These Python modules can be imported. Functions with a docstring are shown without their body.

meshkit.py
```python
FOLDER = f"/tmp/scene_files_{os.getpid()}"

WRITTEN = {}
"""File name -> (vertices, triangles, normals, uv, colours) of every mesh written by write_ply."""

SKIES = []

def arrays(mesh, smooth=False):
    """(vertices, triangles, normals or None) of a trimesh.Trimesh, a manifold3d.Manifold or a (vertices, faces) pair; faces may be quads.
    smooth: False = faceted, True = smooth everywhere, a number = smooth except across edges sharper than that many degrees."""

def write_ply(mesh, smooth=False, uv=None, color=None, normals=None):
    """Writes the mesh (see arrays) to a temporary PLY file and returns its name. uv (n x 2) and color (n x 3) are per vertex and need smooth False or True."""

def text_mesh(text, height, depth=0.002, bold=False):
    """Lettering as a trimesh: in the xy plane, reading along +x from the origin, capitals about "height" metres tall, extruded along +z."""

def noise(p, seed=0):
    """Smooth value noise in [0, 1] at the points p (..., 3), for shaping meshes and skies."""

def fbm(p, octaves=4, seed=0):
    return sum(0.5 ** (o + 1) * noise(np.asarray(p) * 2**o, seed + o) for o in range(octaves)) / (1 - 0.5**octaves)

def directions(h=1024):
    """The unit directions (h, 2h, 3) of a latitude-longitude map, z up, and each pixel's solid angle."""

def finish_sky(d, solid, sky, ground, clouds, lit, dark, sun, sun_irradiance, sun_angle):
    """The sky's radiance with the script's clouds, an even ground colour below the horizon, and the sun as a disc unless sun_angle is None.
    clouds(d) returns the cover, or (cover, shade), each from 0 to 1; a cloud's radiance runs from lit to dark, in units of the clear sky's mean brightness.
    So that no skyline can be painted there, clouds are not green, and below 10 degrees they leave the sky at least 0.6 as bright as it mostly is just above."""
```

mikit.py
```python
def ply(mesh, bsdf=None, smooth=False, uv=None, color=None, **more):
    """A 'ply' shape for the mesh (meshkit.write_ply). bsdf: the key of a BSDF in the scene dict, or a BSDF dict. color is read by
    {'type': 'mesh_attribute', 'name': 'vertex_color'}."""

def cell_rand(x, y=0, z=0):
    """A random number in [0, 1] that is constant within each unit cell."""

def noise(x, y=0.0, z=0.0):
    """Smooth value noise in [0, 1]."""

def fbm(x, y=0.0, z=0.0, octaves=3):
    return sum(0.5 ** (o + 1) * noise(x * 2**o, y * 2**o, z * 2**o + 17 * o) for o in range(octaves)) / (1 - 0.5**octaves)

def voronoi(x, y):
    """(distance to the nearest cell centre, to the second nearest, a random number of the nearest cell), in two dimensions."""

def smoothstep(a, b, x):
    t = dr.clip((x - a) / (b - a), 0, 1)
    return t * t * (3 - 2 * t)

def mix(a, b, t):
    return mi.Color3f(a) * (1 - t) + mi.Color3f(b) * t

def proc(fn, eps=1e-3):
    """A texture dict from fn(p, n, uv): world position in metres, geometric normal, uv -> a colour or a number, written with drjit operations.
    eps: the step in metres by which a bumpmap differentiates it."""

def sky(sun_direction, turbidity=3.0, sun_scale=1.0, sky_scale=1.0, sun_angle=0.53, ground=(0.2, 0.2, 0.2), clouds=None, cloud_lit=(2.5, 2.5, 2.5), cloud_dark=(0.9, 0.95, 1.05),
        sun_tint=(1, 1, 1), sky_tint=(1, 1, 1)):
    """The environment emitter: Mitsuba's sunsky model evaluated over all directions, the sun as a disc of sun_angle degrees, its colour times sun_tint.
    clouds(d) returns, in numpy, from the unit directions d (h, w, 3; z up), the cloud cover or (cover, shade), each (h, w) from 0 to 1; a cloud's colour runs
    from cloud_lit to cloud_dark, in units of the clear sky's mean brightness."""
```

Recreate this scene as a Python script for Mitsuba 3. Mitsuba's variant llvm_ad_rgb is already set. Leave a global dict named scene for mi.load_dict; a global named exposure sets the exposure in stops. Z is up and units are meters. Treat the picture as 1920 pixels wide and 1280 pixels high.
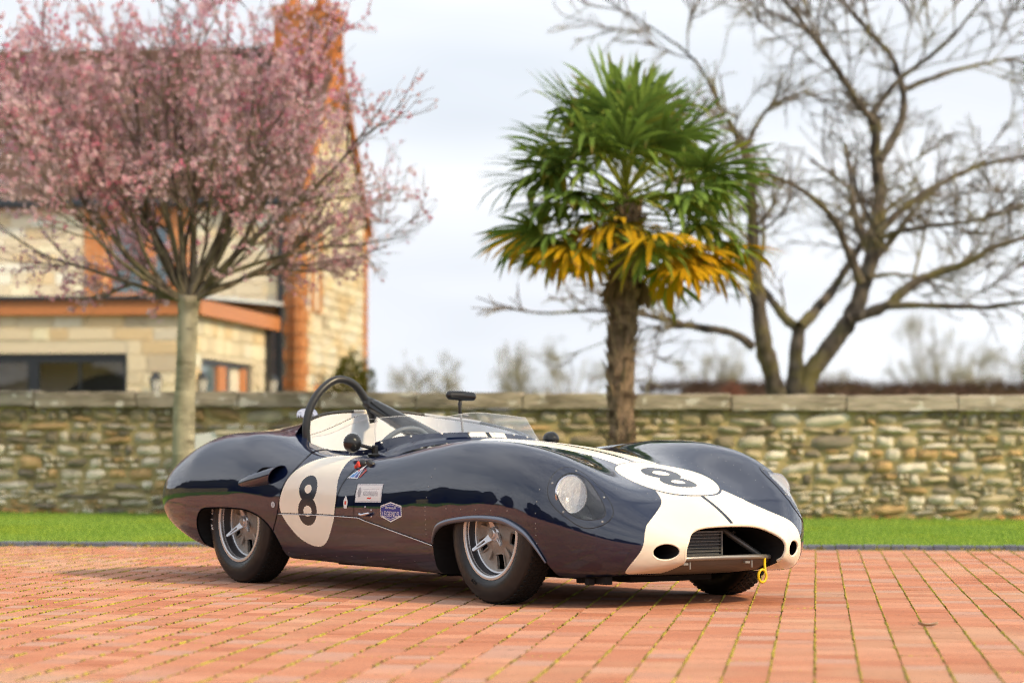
import math, random
import numpy as np, trimesh, drjit as dr, mitsuba as mi, mikit, meshkit, shapely
import manifold3d as m3
from shapely.geometry import Polygon, LineString, Point
from shapely import affinity
from scipy.interpolate import PchipInterpolator, CubicSpline
from scipy.ndimage import gaussian_filter1d as G1
from scipy.spatial import cKDTree
from mikit import noise, fbm, voronoi, cell_rand, smoothstep, mix, proc

T4 = mi.ScalarTransform4f
scene, labels = {}, {}
FPX, YH, CAMH = 5100.0, 825.0, 0.78            # focal length in pixels of a 1920 wide frame, horizon row, eye height
PITCH = math.atan((YH - 640.0) / FPX)
scene['camera'] = {'type': 'thinlens', 'fov': 2 * math.degrees(math.atan(960 / FPX)), 'fov_axis': 'x',
                   'aperture_radius': 0.0215, 'focus_distance': 13.3, 'near_clip': 0.1, 'far_clip': 3000.0,
                   'to_world': T4().look_at([0, 0, CAMH], [0, math.cos(PITCH), CAMH + math.sin(PITCH)], [0, 0, 1])}
exposure = 1.74


def cloud_cover(d):
    x, y, z = d[..., 0], d[..., 1], np.maximum(d[..., 2], 0.03)
    q = np.stack([x / (z + .25) * 1.1, y / (z + .25) * 1.6, z * 2.0], -1)
    n = meshkit.fbm(q + 5.3, 5, 3)
    wisp = meshkit.fbm(np.stack([x * 5, y * 5, z * 22], -1) + 1.7, 4, 9)
    cover = np.clip(.93 - .55 * np.clip(z - .12, 0, 1) + 1.5 * (n - .42) + .5 * (wisp - .5), .15, 1.0)
    # an overcast sky brightens from the horizon to the zenith
    shade = np.clip(.74 - .80 * z + .8 * (meshkit.fbm(q * 1.7 + 9.1, 4, 5) - .5) + .35 * (wisp - .5), 0, 1)
    return cover, shade


SUN = np.array([0.74, -0.52, 0.60])
scene['sky'] = mikit.sky(SUN, turbidity=3, sun_scale=0.72, sky_scale=1.0, sun_angle=5.0, clouds=cloud_cover,
                         cloud_lit=(5.0, 5.05, 5.1), cloud_dark=(2.86, 3.04, 3.34), sun_tint=(1.06, 1.0, .88), ground=(.24, .17, .13))


# ------------------------------------------------------------------ helpers
def unique(key):
    if key not in scene and key not in labels:
        return key
    n = 1
    while f'{key}_{n:03d}' in scene or f'{key}_{n:03d}' in labels:
        n += 1
    return f'{key}_{n:03d}'


def tag(key, label=None, cat=None, group=None, kind=None):
    d = labels.setdefault(key, {})
    for k, v in (('label', label), ('category', cat), ('group', group), ('kind', kind)):
        if v:
            d[k] = v
    return key


def thing(name, label, cat, group=None):
    return tag(unique(name), label, cat, group)


def add(key, mesh, mat, smooth=False, label=None, cat=None, group=None, kind=None, normals=None, **more):
    key = unique(key)
    if normals is not None:
        shape = {'type': 'ply', 'filename': meshkit.write_ply(mesh, normals=normals), 'face_normals': False, 'bsdf': {'type': 'ref', 'id': mat}, **more}
    else:
        shape = mikit.ply(mesh, mat, smooth=smooth, **more)
    scene[key] = shape
    if label or kind or cat or group:
        tag(key, label, cat, group, kind)
    return key


def rgb(*c):
    return {'type': 'rgb', 'value': list(map(float, c))}


def mat(name, **d):
    two = d.pop('two', True)
    scene[name] = {'type': 'twosided', 'bsdf': d} if two else d
    return name


def cat_mesh(ms):
    return trimesh.util.concatenate(ms)


def box(x0, x1, y0, y1, z0, z1):
    return trimesh.creation.box(bounds=[[x0, y0, z0], [x1, y1, z1]])


def bevel_box(sx, sy, sz, r):
    """A box about the origin with chamfered edges, 24 vertices."""
    s = np.array([sx, sy, sz]) / 2
    pts = []
    for c in np.ndindex(2, 2, 2):
        g = np.array(c) * 2 - 1
        for k in range(3):
            e = np.full(3, r); e[k] = 0
            pts.append(g * (s - e))
    return trimesh.convex.convex_hull(np.array(pts))


def tube(points, radii, sides=8, caps=True):
    p = np.asarray(points, float); n = len(p)
    t = np.gradient(p, axis=0); t /= np.linalg.norm(t, axis=1, keepdims=True) + 1e-12
    a = np.cross(t[0], [0, 0, 1.0] if abs(t[0][2]) < .9 else [1.0, 0, 0]); a /= np.linalg.norm(a)
    A = []
    for k in range(n):
        a = a - t[k] * (a @ t[k]); a /= np.linalg.norm(a) + 1e-12
        A.append(a)
    A = np.array(A); B = np.cross(t, A)
    ang = np.arange(sides) * 2 * np.pi / sides
    r = np.broadcast_to(radii, (n,))[:, None, None]
    v = (p[:, None] + r * (np.cos(ang)[None, :, None] * A[:, None] + np.sin(ang)[None, :, None] * B[:, None])).reshape(-1, 3)
    i, j = np.meshgrid(np.arange(n - 1), np.arange(sides), indexing='ij')
    q0, q1, q2, q3 = i * sides + j, i * sides + (j + 1) % sides, (i + 1) * sides + (j + 1) % sides, (i + 1) * sides + j
    f = np.concatenate([np.stack([q0, q1, q2], -1).reshape(-1, 3), np.stack([q0, q2, q3], -1).reshape(-1, 3)])
    if caps:
        v = np.vstack([v, p[0], p[-1]]); k = np.arange(sides); e = (n - 1) * sides
        f = np.vstack([f, np.stack([(k + 1) % sides, k, np.full(sides, n * sides)], -1), np.stack([e + k, e + (k + 1) % sides, np.full(sides, n * sides + 1)], -1)])
    return trimesh.Trimesh(v, f, process=False)


def lathe(profile, n=64, closed=False):
    """Profile of (radius, height) turned about z."""
    p = np.asarray(profile, float); k = len(p)
    ang = np.arange(n) * 2 * np.pi / n
    v = np.stack([p[:, 0][None] * np.cos(ang)[:, None], p[:, 0][None] * np.sin(ang)[:, None], np.broadcast_to(p[:, 1], (n, k))], -1).reshape(-1, 3)
    kk = k if closed else k - 1
    i, j = np.meshgrid(np.arange(n), np.arange(kk), indexing='ij')
    a, b, c, d = i * k + j, ((i + 1) % n) * k + j, ((i + 1) % n) * k + (j + 1) % k, i * k + (j + 1) % k
    f = np.concatenate([np.stack([a, b, c], -1).reshape(-1, 3), np.stack([a, c, d], -1).reshape(-1, 3)])
    return trimesh.Trimesh(v, f, process=False)


def spline(pts, n=60, closed=False):
    p = np.asarray(pts, float)
    if closed:
        p = np.vstack([p, p[:1]])
    t = np.r_[0, np.cumsum(np.sqrt(np.linalg.norm(np.diff(p, axis=0), axis=1)) + 1e-9)]
    cs = CubicSpline(t, p, bc_type='periodic' if closed else 'natural')
    return cs(np.linspace(0, t[-1], n + (1 if closed else 0)))[:n]


def at(px, py, Y):
    """The point of the world at depth Y that stands at pixel (px, py) of the 1920 x 1280 frame."""
    d = np.array([(px - 960) / FPX, math.cos(PITCH) - (640 - py) / FPX * math.sin(PITCH), math.sin(PITCH) + (640 - py) / FPX * math.cos(PITCH)])
    return np.array([0, 0, CAMH]) + d * (Y / d[1])


rng = np.random.default_rng(11)
# ------------------------------------------------------------------ the ground: clay pavers, kerb, lawn, field
JA = math.atan((1531 - 960) / FPX)                  # heading of the long joints
JD = np.array([math.sin(JA), math.cos(JA)]); JP = np.array([math.cos(JA), -math.sin(JA)])
COL, ROW = 0.1512, 0.205
J0 = float(np.array([0.9686, 8.743]) @ JP)          # one long joint passes here


def paver_fn(p, n, uv):
    c = (p.x * JP[0] + p.y * JP[1] - J0) / COL
    ci = dr.floor(c)
    r = (p.x * JD[0] + p.y * JD[1]) / ROW + cell_rand(ci, 3, 1) * 0.9
    ri = dr.floor(r)
    t, t2, t3 = cell_rand(ci, ri, 5), cell_rand(ci, ri, 6), cell_rand(ci, ri, 7)
    col = mix((.335, .128, .070), (.395, .176, .104), t)
    col = mix(col, (.37, .225, .175), smoothstep(.72, .95, t2) * .8)
    col = mix(col, (.47, .25, .165), smoothstep(.6, .98, t3) * .55)
    grain = fbm(p.x * 160, p.y * 160, p.z * 160, 3)
    streak = fbm((p.x * JP[0] + p.y * JP[1]) * 9, (p.x * JD[0] + p.y * JD[1]) * 90, 0.0, 3)
    wear = fbm(p.x * 1.1, p.y * 1.1, 4.0, 4)
    col = col * (.74 + .32 * grain + .26 * streak)
    col = mix(col, (.42, .30, .20), smoothstep(.50, .75, wear) * .35)
    spot = smoothstep(.76, .84, fbm(p.x * 40, p.y * 40, 2.0, 2))
    return mix(col, (.17, .10, .07), spot * .45)


def joint_fn(p, n, uv):
    a = fbm(p.x * 45, p.y * 45, 0, 3)
    b = fbm(p.x * 7, p.y * 7, 3, 3)
    return mix(mix((.20, .13, .08), (.30, .21, .13), a), (.32, .27, .06), smoothstep(.42, .6, b))


def ground_fn(p, n, uv):
    """Beyond the built pavers the same bond goes on as colour."""
    x = (p.x * JP[0] + p.y * JP[1] - J0) / COL
    ci = dr.floor(x)
    y = (p.x * JD[0] + p.y * JD[1]) / ROW + cell_rand(ci, 3, 1) * 0.9
    fx, fy = x - ci, y - dr.floor(y)
    edge = dr.maximum(smoothstep(.035, .015, dr.minimum(fx, 1 - fx)), smoothstep(.018, .008, dr.minimum(fy, 1 - fy)))
    return mix(paver_fn(p, n, uv), joint_fn(p, n, uv), edge)


def moss_fn(p, n, uv):
    a = fbm(p.x * 60, p.y * 60, 1, 3)
    return mix((.24, .19, .06), (.46, .40, .07), smoothstep(.3, .66, a))


mat('paver_clay', type='principled', base_color=proc(paver_fn), roughness=.78, specular=.28)
mat('joint_sand', type='diffuse', reflectance=proc(joint_fn))
mat('far_paving', type='principled', base_color=proc(ground_fn), roughness=.8, specular=.25)
mat('joint_moss', type='diffuse', reflectance=proc(moss_fn))

KY0, KSL = 19.74, -math.tan(JA)                    # kerb front line: y = KY0 + KSL * x


def kerb_y(x):
    return KY0 + KSL * x


# base sheet of joint sand under the pavers, and paving going on around and behind the camera
xs = np.array([-9.0, 9.0])
def quad(pts, z):
    return trimesh.Trimesh([[x, y, z] for x, y in pts], [[0, 1, 2], [0, 2, 3]], process=False)


NEAR = 8.15
add('joint_bed', quad([(-4.2, NEAR), (4.2, NEAR), (6.0, kerb_y(6.0)), (-6.0, kerb_y(-6.0))], -.0032), 'joint_sand', kind='structure')
RIM = [(-90, -60), (90, -60), (90, kerb_y(90)), (6.0, kerb_y(6.0)), (4.2, NEAR), (-4.2, NEAR), (-6.0, kerb_y(-6.0)), (-90, kerb_y(-90))]
v2, f2 = trimesh.creation.triangulate_polygon(Polygon(RIM), engine='earcut')
add('forecourt_paving', trimesh.Trimesh(np.c_[v2, np.full(len(v2), -.001)], f2, process=False), 'far_paving', kind='structure')

# every paver of the built area
def cell_hash(x, y=0, z=0):
    h = ((int(x) + 1000000) * 374761393 + (int(y) + 1000000) * 668265263 + (int(z) + 1000000) * 2147483647) & 0xFFFFFFFF
    h = ((h ^ (h >> 13)) * 1274126177) & 0xFFFFFFFF
    return ((h ^ (h >> 16)) & 0xFFFFFF) / 16777215.0


def half_width(y):
    return 4.2 + (y - NEAR) * (6.0 - 4.2) / (KY0 - NEAR)


pavers = []
prng = np.random.default_rng(5)
hw, hl, be = COL / 2 - .0017, ROW / 2 - .0010, .0022
for ci in range(-48, 48):
    off = cell_hash(ci, 3, 1) * 0.9
    for ri in range(30, 112):
        cx, cy = (ci + .5) * COL + J0, (ri + .5 - off) * ROW
        X, Y = JP * cx + JD * cy
        if Y < NEAR + .12 or abs(X) > half_width(Y) - .1 or Y > kerb_y(X) - .11:
            continue
        pavers.append((X, Y))
tilt = prng.normal(0, 1, (len(pavers), 3))
P8 = np.array([[a * hw, b * hl, -.02] for a, b in ((-1, -1), (1, -1), (1, 1), (-1, 1))] + [[a * hw, b * hl, -be] for a, b in ((-1, -1), (1, -1), (1, 1), (-1, 1))]
              + [[a * (hw - be), b * (hl - be), 0] for a, b in ((-1, -1), (1, -1), (1, 1), (-1, 1))])
F8 = np.array([[i + k * 4, (i + 1) % 4 + k * 4, (i + 1) % 4 + 4 + k * 4] for k in (0, 1) for i in range(4)] + [[i + k * 4, (i + 1) % 4 + 4 + k * 4, i + 4 + k * 4] for k in (0, 1) for i in range(4)] + [[8, 9, 10], [8, 10, 11]])
PR = np.array([[JP[0], JD[0], 0], [JP[1], JD[1], 0], [0, 0, 1]])


def paver(k):
    v = P8.copy()
    v[:, 2] += v[:, 0] * .006 * tilt[k, 0] + v[:, 1] * .005 * tilt[k, 1] + .0008 * max(-1.8, min(1.8, tilt[k, 2]))
    return v @ PR.T + [pavers[k][0], pavers[k][1], 0]


def seen_size(k):
    X, Y = pavers[k]
    px, py = 960 + X / Y * FPX, YH + CAMH / Y * FPX
    return (1e4 if -40 < px < 1960 and py < 1300 else 0) + 1.0 / Y


order = sorted(range(len(pavers)), key=seen_size, reverse=True)
for k in order[:300]:
    add('joint_bed__paver', (paver(k), F8), 'paver_clay')
rest = order[300:]
add('joint_bed__pavers', trimesh.Trimesh(np.concatenate([paver(k) for k in rest]), np.concatenate([F8 + 12 * i for i in range(len(rest))]), process=False), 'paver_clay', kind='stuff')

# moss that has grown in the long joints: ragged low cushions
mv, mf = [], []
for ci in range(-48, 49):
    s = np.arange(7.9, 20.6, .021)
    c = ci * COL + J0
    P = JP[None] * c + JD[None] * s[:, None]
    keep = (np.abs(P[:, 0]) < half_width(P[:, 1])) & (P[:, 1] < kerb_y(P[:, 0]) - .03) & (P[:, 1] > NEAR)
    dens = meshkit.fbm(np.stack([P[:, 0] * 2.1, P[:, 1] * 2.1, np.full(len(s), .5)], -1), 3, 2) + .35 * (prng.random(len(s)) - .5)
    left = np.clip((0.9 - P[:, 0]) / 6, 0, .12)
    on = keep & (dens > .36 + left)
    w = (.0034 + .0062 * prng.random(len(s)) ** 1.6) * np.clip((dens - .3) * 4, .4, 1.25)
    h = .003 + .005 * prng.random(len(s))
    sh = prng.normal(0, .0018, len(s))
    for i in np.nonzero(on[:-1])[0]:
        b = len(mv)
        for q in (i, i + 1):
            g = P[q] + JP * sh[q]
            mv += [[*(g - JP * w[q]), -.0028], [*g, h[q]], [*(g + JP * w[q]), -.0028]]
        mf += [[b, b + 1, b + 4], [b, b + 4, b + 3], [b + 1, b + 2, b + 5], [b + 1, b + 5, b + 4]]
# and thin bits in some cross joints on the left
for k in rest + order[:300]:
    X, Y = pavers[k]
    if prng.random() < (.16 if X < .3 else .05):
        c = np.array([X, Y]) + JD * (ROW / 2)
        w = .003 + .004 * prng.random()
        for q in range(5):
            a = c + JP * (hw * 2 * (q / 5 - .5)); e = c + JP * (hw * 2 * ((q + .8) / 5 - .5))
            b = len(mv); d2 = JD * w * (.4 + prng.random())
            mv += [[*(a - d2), -.003], [*((a + e) / 2), .0035 * prng.random()], [*(e + d2), -.003], [*(a + d2), -.003], [*(e - d2), -.003]]
            mf += [[b, b + 1, b + 3], [b, b + 4, b + 1], [b + 4, b + 2, b + 1], [b + 2, b + 3, b + 1]]
add('moss', trimesh.Trimesh(np.array(mv), mf, process=False), 'joint_moss', label='yellow green moss growing in the long joints between the red pavers', cat='moss', kind='stuff')

# kerb of small blue engineering bricks on end
def kerb_fn(p, n, uv):
    a = fbm(p.x * 30, p.y * 30, p.z * 30, 3)
    t = cell_rand(dr.floor(p.x / .0985), 1, 2)
    return mix((.075, .085, .13), (.17, .185, .25), a * .6 + t * .5)


mat('kerb_brick', type='principled', base_color=proc(kerb_fn), roughness=.6, specular=.4)
kerb = unique('kerb'); tag(kerb, kind='structure')
add(kerb, (lambda b: b)(trimesh.Trimesh([[x, kerb_y(x) + dy, z] for x in (-60, 60) for dy, z in ((.012, -.02), (.012, .02), (.10, .02), (.10, -.02))], [[0, 1, 5], [0, 5, 4], [1, 2, 6], [1, 6, 5], [2, 3, 7], [2, 7, 6]], process=False)), 'joint_sand', kind='structure')
kb = bevel_box(.0925, .105, .08, .005)
for i in range(-62, 62):
    x = i * .0985
    b = kb.copy(); b.apply_transform(trimesh.transformations.rotation_matrix(-JA + prng.normal(0, .015), [0, 0, 1]))
    b.apply_translation([x, kerb_y(x) + .055 + prng.normal(0, .003), -.008 + prng.normal(0, .002)])
    add(kerb + '__brick', b, 'kerb_brick')

# lawn
WY0, WSL, WTILT = 27.0, -.080, -.0056               # wall front face: y = WY0 + WSL x ; it leans down to the right by WTILT


def wall_y(x):
    return WY0 + WSL * x


def soil_fn(p, n, uv):
    return mix((.10, .19, .02), (.17, .29, .03), fbm(p.x * 9, p.y * 9, 0, 3))


mat('lawn_soil', type='diffuse', reflectance=proc(soil_fn))
def sheet(x0, x1, fy0, fy1, fz, nx, ny):
    X = np.linspace(x0, x1, nx); v = []
    for x in X:
        for t in np.linspace(0, 1, ny):
            y = fy0(x) * (1 - t) + fy1(x) * t
            v.append([x, y, fz(x, t)])
    i, j = np.meshgrid(np.arange(nx - 1), np.arange(ny - 1), indexing='ij')
    a = i * ny + j
    f = np.concatenate([np.stack([a, a + ny, a + ny + 1], -1).reshape(-1, 3), np.stack([a, a + ny + 1, a + 1], -1).reshape(-1, 3)])
    return trimesh.Trimesh(v, f, process=False)


def lawn_z(x, t):
    return .018 + .03 * np.sin(np.clip(t, 0, 1) * 3.14) ** 2 + WTILT * x * t * .9


add('lawn_ground', sheet(-60, 60, lambda x: kerb_y(x) + .10, lambda x: wall_y(x) + .05, lawn_z, 81, 9), 'lawn_soil', smooth=True, kind='structure')
NB = 90000
gx = prng.uniform(-6.6, 6.6, NB); gt = prng.random(NB) ** 1.15
gy = (kerb_y(gx) + .10) * (1 - gt) + (wall_y(gx) - .02) * gt
gz = lawn_z(gx, gt)
hh = (.018 + .022 * prng.random(NB)) * (.6 + .8 * meshkit.fbm(np.stack([gx * 2.5, gy * 2.5, 0 * gx], -1), 3, 7))
edge = (gt < .03) | (gt > .985); hh[edge] *= 1.5
an = prng.uniform(0, 6.283, NB); ln = prng.normal(0, .5, NB)
wx, wy = np.cos(an) * .0045, np.sin(an) * .0045
base = np.stack([gx, gy, gz], -1)
tipp = base + np.stack([-np.sin(an) * hh * ln * .6, np.cos(an) * hh * ln * .6, hh], -1)
gv = np.stack([base - np.stack([wx, wy, 0 * wx], -1), base + np.stack([wx, wy, 0 * wx], -1), tipp], 1).reshape(-1, 3)
def grass_fn(p, n, uv):
    a = fbm(p.x * 1.6, p.y * 1.6, 0, 3); b = fbm(p.x * 50, p.y * 50, 2, 2)
    c = mix((.21, .37, .06), (.43, .57, .13), b * .6 + .4 * fbm(p.x * 4.3, p.y * 4.3, 7, 3))
    return mix(c, (.38, .46, .05), smoothstep(.5, .75, a) * .55)


scene['grass_blade'] = {'type': 'principledthin', 'base_color': proc(grass_fn), 'roughness': .6, 'diff_trans': .7, 'spec_trans': 0.0}
add('lawn_grass', trimesh.Trimesh(gv, np.arange(3 * NB).reshape(-1, 3), process=False), 'grass_blade', label='bright green mown lawn strip in front of the stone wall', cat='grass', kind='stuff')

# weeds and moss tufts along the kerb
wv = []
for i in range(70):
    x = prng.uniform(-5.2, 5.2); y = kerb_y(x) - .01 + prng.normal(0, .008); r = prng.uniform(.015, .05)
    for q in range(26):
        a = prng.uniform(0, 6.283); p = np.array([x + prng.normal(0, r), y - abs(prng.normal(0, r * .4)), 0]); hgt = prng.uniform(.006, .03)
        d = np.array([math.cos(a), math.sin(a), 0]) * .003
        wv.append(np.array([p - d, p + d, p + [prng.normal(0, .01), prng.normal(0, .01), hgt]]))
add('kerb_weeds', trimesh.Trimesh(np.concatenate(wv), np.arange(3 * len(wv)).reshape(-1, 3), process=False), 'joint_moss', label='tufts of weed and moss growing along the foot of the kerb', cat='weed', kind='stuff')
mat('dry_leaf', type='diffuse', reflectance=rgb(.50, .40, .30))
for (px, py, ln, lb) in ((1740, 1177, .085, 'pale curled dry leaf on the pavers at the right'), (1327, 1130, .035, 'tiny pale leaf on the pavers below the far front wheel'), (1713, 1175, .02, 'small dark crumb of leaf beside the curled leaf at the right')):
    c = at(px, py, 5.0); c = np.array([0, 0, CAMH]) + (c - [0, 0, CAMH]) * (CAMH / (CAMH - c[2]))
    u_ = np.linspace(-1, 1, 7)
    V = np.array([[c[0] + ln / 2 * u, c[1] + s_ * ln * .22 * (1 - u * u), .006 + .010 * u * u + .012 * s_ * s_ * ln / .08] for u in u_ for s_ in (-1, 0, 1)])
    F = [t for i in range(6) for j in (0, 1) for t in ([i * 3 + j, i * 3 + j + 3, i * 3 + j + 4], [i * 3 + j, i * 3 + j + 4, i * 3 + j + 1])]
    lf = thing('fallen_leaf', lb, 'leaf'); scene[lf] = mikit.ply((V, F), 'dry_leaf', smooth=True)


def field_fn(p, n, uv):
    return mix((.13, .17, .05), (.20, .19, .08), fbm(p.x * .05, p.y * .05, 0, 4))


mat('field_grass', type='diffuse', reflectance=proc(field_fn))
add('field', quad([(-900, 27.5), (900, 27.5), (900, 1500), (-900, 1500)], -.03), 'field_grass', kind='structure')

# ------------------------------------------------------------------ dry stone garden wall
def stone_tint(k):
    r = k.random()
    if r < .46: c = np.array([.72, .68, .57])
    elif r < .58: c = np.array([.52, .48, .37])
    elif r < .76: c = np.array([.58, .50, .34])
    elif r < .90: c = np.array([.27, .24, .19])
    else: c = np.array([.54, .38, .19])
    return c * (.8 + .35 * k.random())


mat('wall_stone', type='principled', base_color={'type': 'mesh_attribute', 'name': 'vertex_color'}, roughness=.9, specular=.2)
def mortar_fn(p, n, uv):
    a = fbm(p.x * 6, p.z * 14, p.y * 6, 3)
    return mix((.24, .20, .12), (.50, .42, .22), smoothstep(.32, .62, a)) * (.7 + .5 * fbm(p.x * 40, p.z * 40, 0, 2))


mat('wall_mortar', type='diffuse', reflectance=proc(mortar_fn))
srng = np.random.default_rng(21)
wall = thing('garden_wall', 'low rubble stone garden wall with flat coping running behind the blue car', 'wall')
WH = 1.245
WDIR = np.array([1, WSL]) / math.hypot(1, WSL)


def wall_pt(s, out, z):
    """s along, out towards the camera, z up, of the leaning wall frame."""
    x = s * WDIR[0] + out * WSL / math.hypot(1, WSL)
    y = WY0 + s * WDIR[1] - out * WDIR[0]
    return np.stack(np.broadcast_arrays(x, y, z + WTILT * s + .003), -1)


core = []
for s in (-34, 34):
    for out, z in ((-.0, -.2), (-.0, WH - .16), (-.38, WH - .16), (-.38, -.2)):
        core.append(wall_pt(s, out - .02, z))
add(wall + '__core', trimesh.Trimesh(core, [[0, 4, 5], [0, 5, 1], [1, 5, 6], [1, 6, 2], [2, 6, 7], [2, 7, 3], [0, 1, 2], [0, 2, 3], [4, 6, 5], [4, 7, 6]], process=False), 'wall_mortar', label='mortar and hearting between the face stones')

# fronts of the stones: a rounded rectangle grid, pushed about
GU, GV = 6, 5
def rubble(s0, s1, z0, z1, depth, tint, k):
    u = np.linspace(-1, 1, GU); w = np.linspace(-1, 1, GV)
    U, W = np.meshgrid(u, w, indexing='ij')
    # round the outline
    sq = .62 if min(s1 - s0, z1 - z0) > .05 else .5
    q = np.maximum(np.abs(U), np.abs(W)); nrm = np.sqrt(U ** 2 + W ** 2) + 1e-9
    R = 1 - (1 - sq) * .42 * (np.minimum(np.abs(U), np.abs(W)) * q)
    cs, cz = (s0 + s1) / 2, (z0 + z1) / 2
    skew = k.normal(0, .09)
    S = cs + (s1 - s0) / 2 * U * R; Z = cz + (z1 - z0) / 2 * W * R + skew * (S - cs)
    out = depth * (1 - .55 * q ** 4) + k.normal(0, .006, U.shape)
    rim = q > .99
    S = S + k.normal(0, .006, U.shape); Z = Z + k.normal(0, .005, U.shape)
    out[rim] = -.035
    P = wall_pt(S.ravel(), out.ravel(), Z.ravel())
    i, j = np.meshgrid(np.arange(GU - 1), np.arange(GV - 1), indexing='ij'); a = (i * GV + j)
    F = np.concatenate([np.stack([a, a + GV, a + GV + 1], -1).reshape(-1, 3), np.stack([a, a + GV + 1, a + 1], -1).reshape(-1, 3)])
    blot = meshkit.fbm(np.stack([S.ravel() * 14, Z.ravel() * 18, np.zeros(S.size)], -1), 3, 4)
    big = meshkit.fbm(np.stack([S.ravel() * 1.3, Z.ravel() * 2.4, np.ones(S.size)], -1), 3, 14)
    C = tint[None] * (.62 + .75 * blot[:, None])
    moss = np.clip((big - .50) * 5, 0, 1)[:, None] * .22
    C = C * (1 - moss) + np.array([.34, .27, .11]) * moss
    upper_dark = np.clip((Z.ravel() - (WH - .50)) / .4, 0, 1)[:, None] * np.clip((big + .12 - .38) * 4, 0, 1)[:, None] * .62  # patchy darker tone towards the top of the wall
    C = C * (1 - upper_dark) + np.array([.105, .09, .065]) * upper_dark
    return P, F, C


stones = []
z = 0.0; top = WH - .165
first = True
while z < top - .03:
    hrow = .065 if first else srng.choice([.075, .095, .12, .145], p=[.25, .3, .3, .15])
    if z + hrow > top - .05: hrow = top - z
    s = -7.5 + srng.random() * .2
    while s < 7.5:
        w = float(np.clip(srng.lognormal(-1.62, .55), .08, .50)) * (.8 if first else 1)
        if not first and hrow > .09 and srng.random() < .38:   # two thin ones instead of one
            zm = z + hrow * srng.uniform(.42, .58)
            stones.append((s, s + w, z, zm)); w2 = w * srng.uniform(.45, .6)
            stones.append((s, s + w2, zm, z + hrow)); stones.append((s + w2, s + w, zm, z + hrow))
        else:
            j = srng.normal(0, .012, 2)
            stones.append((s, s + w, z + j[0], z + hrow + j[1]))
        s += w
    z += hrow; first = False
srng2 = np.random.default_rng(8)
built = []
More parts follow.
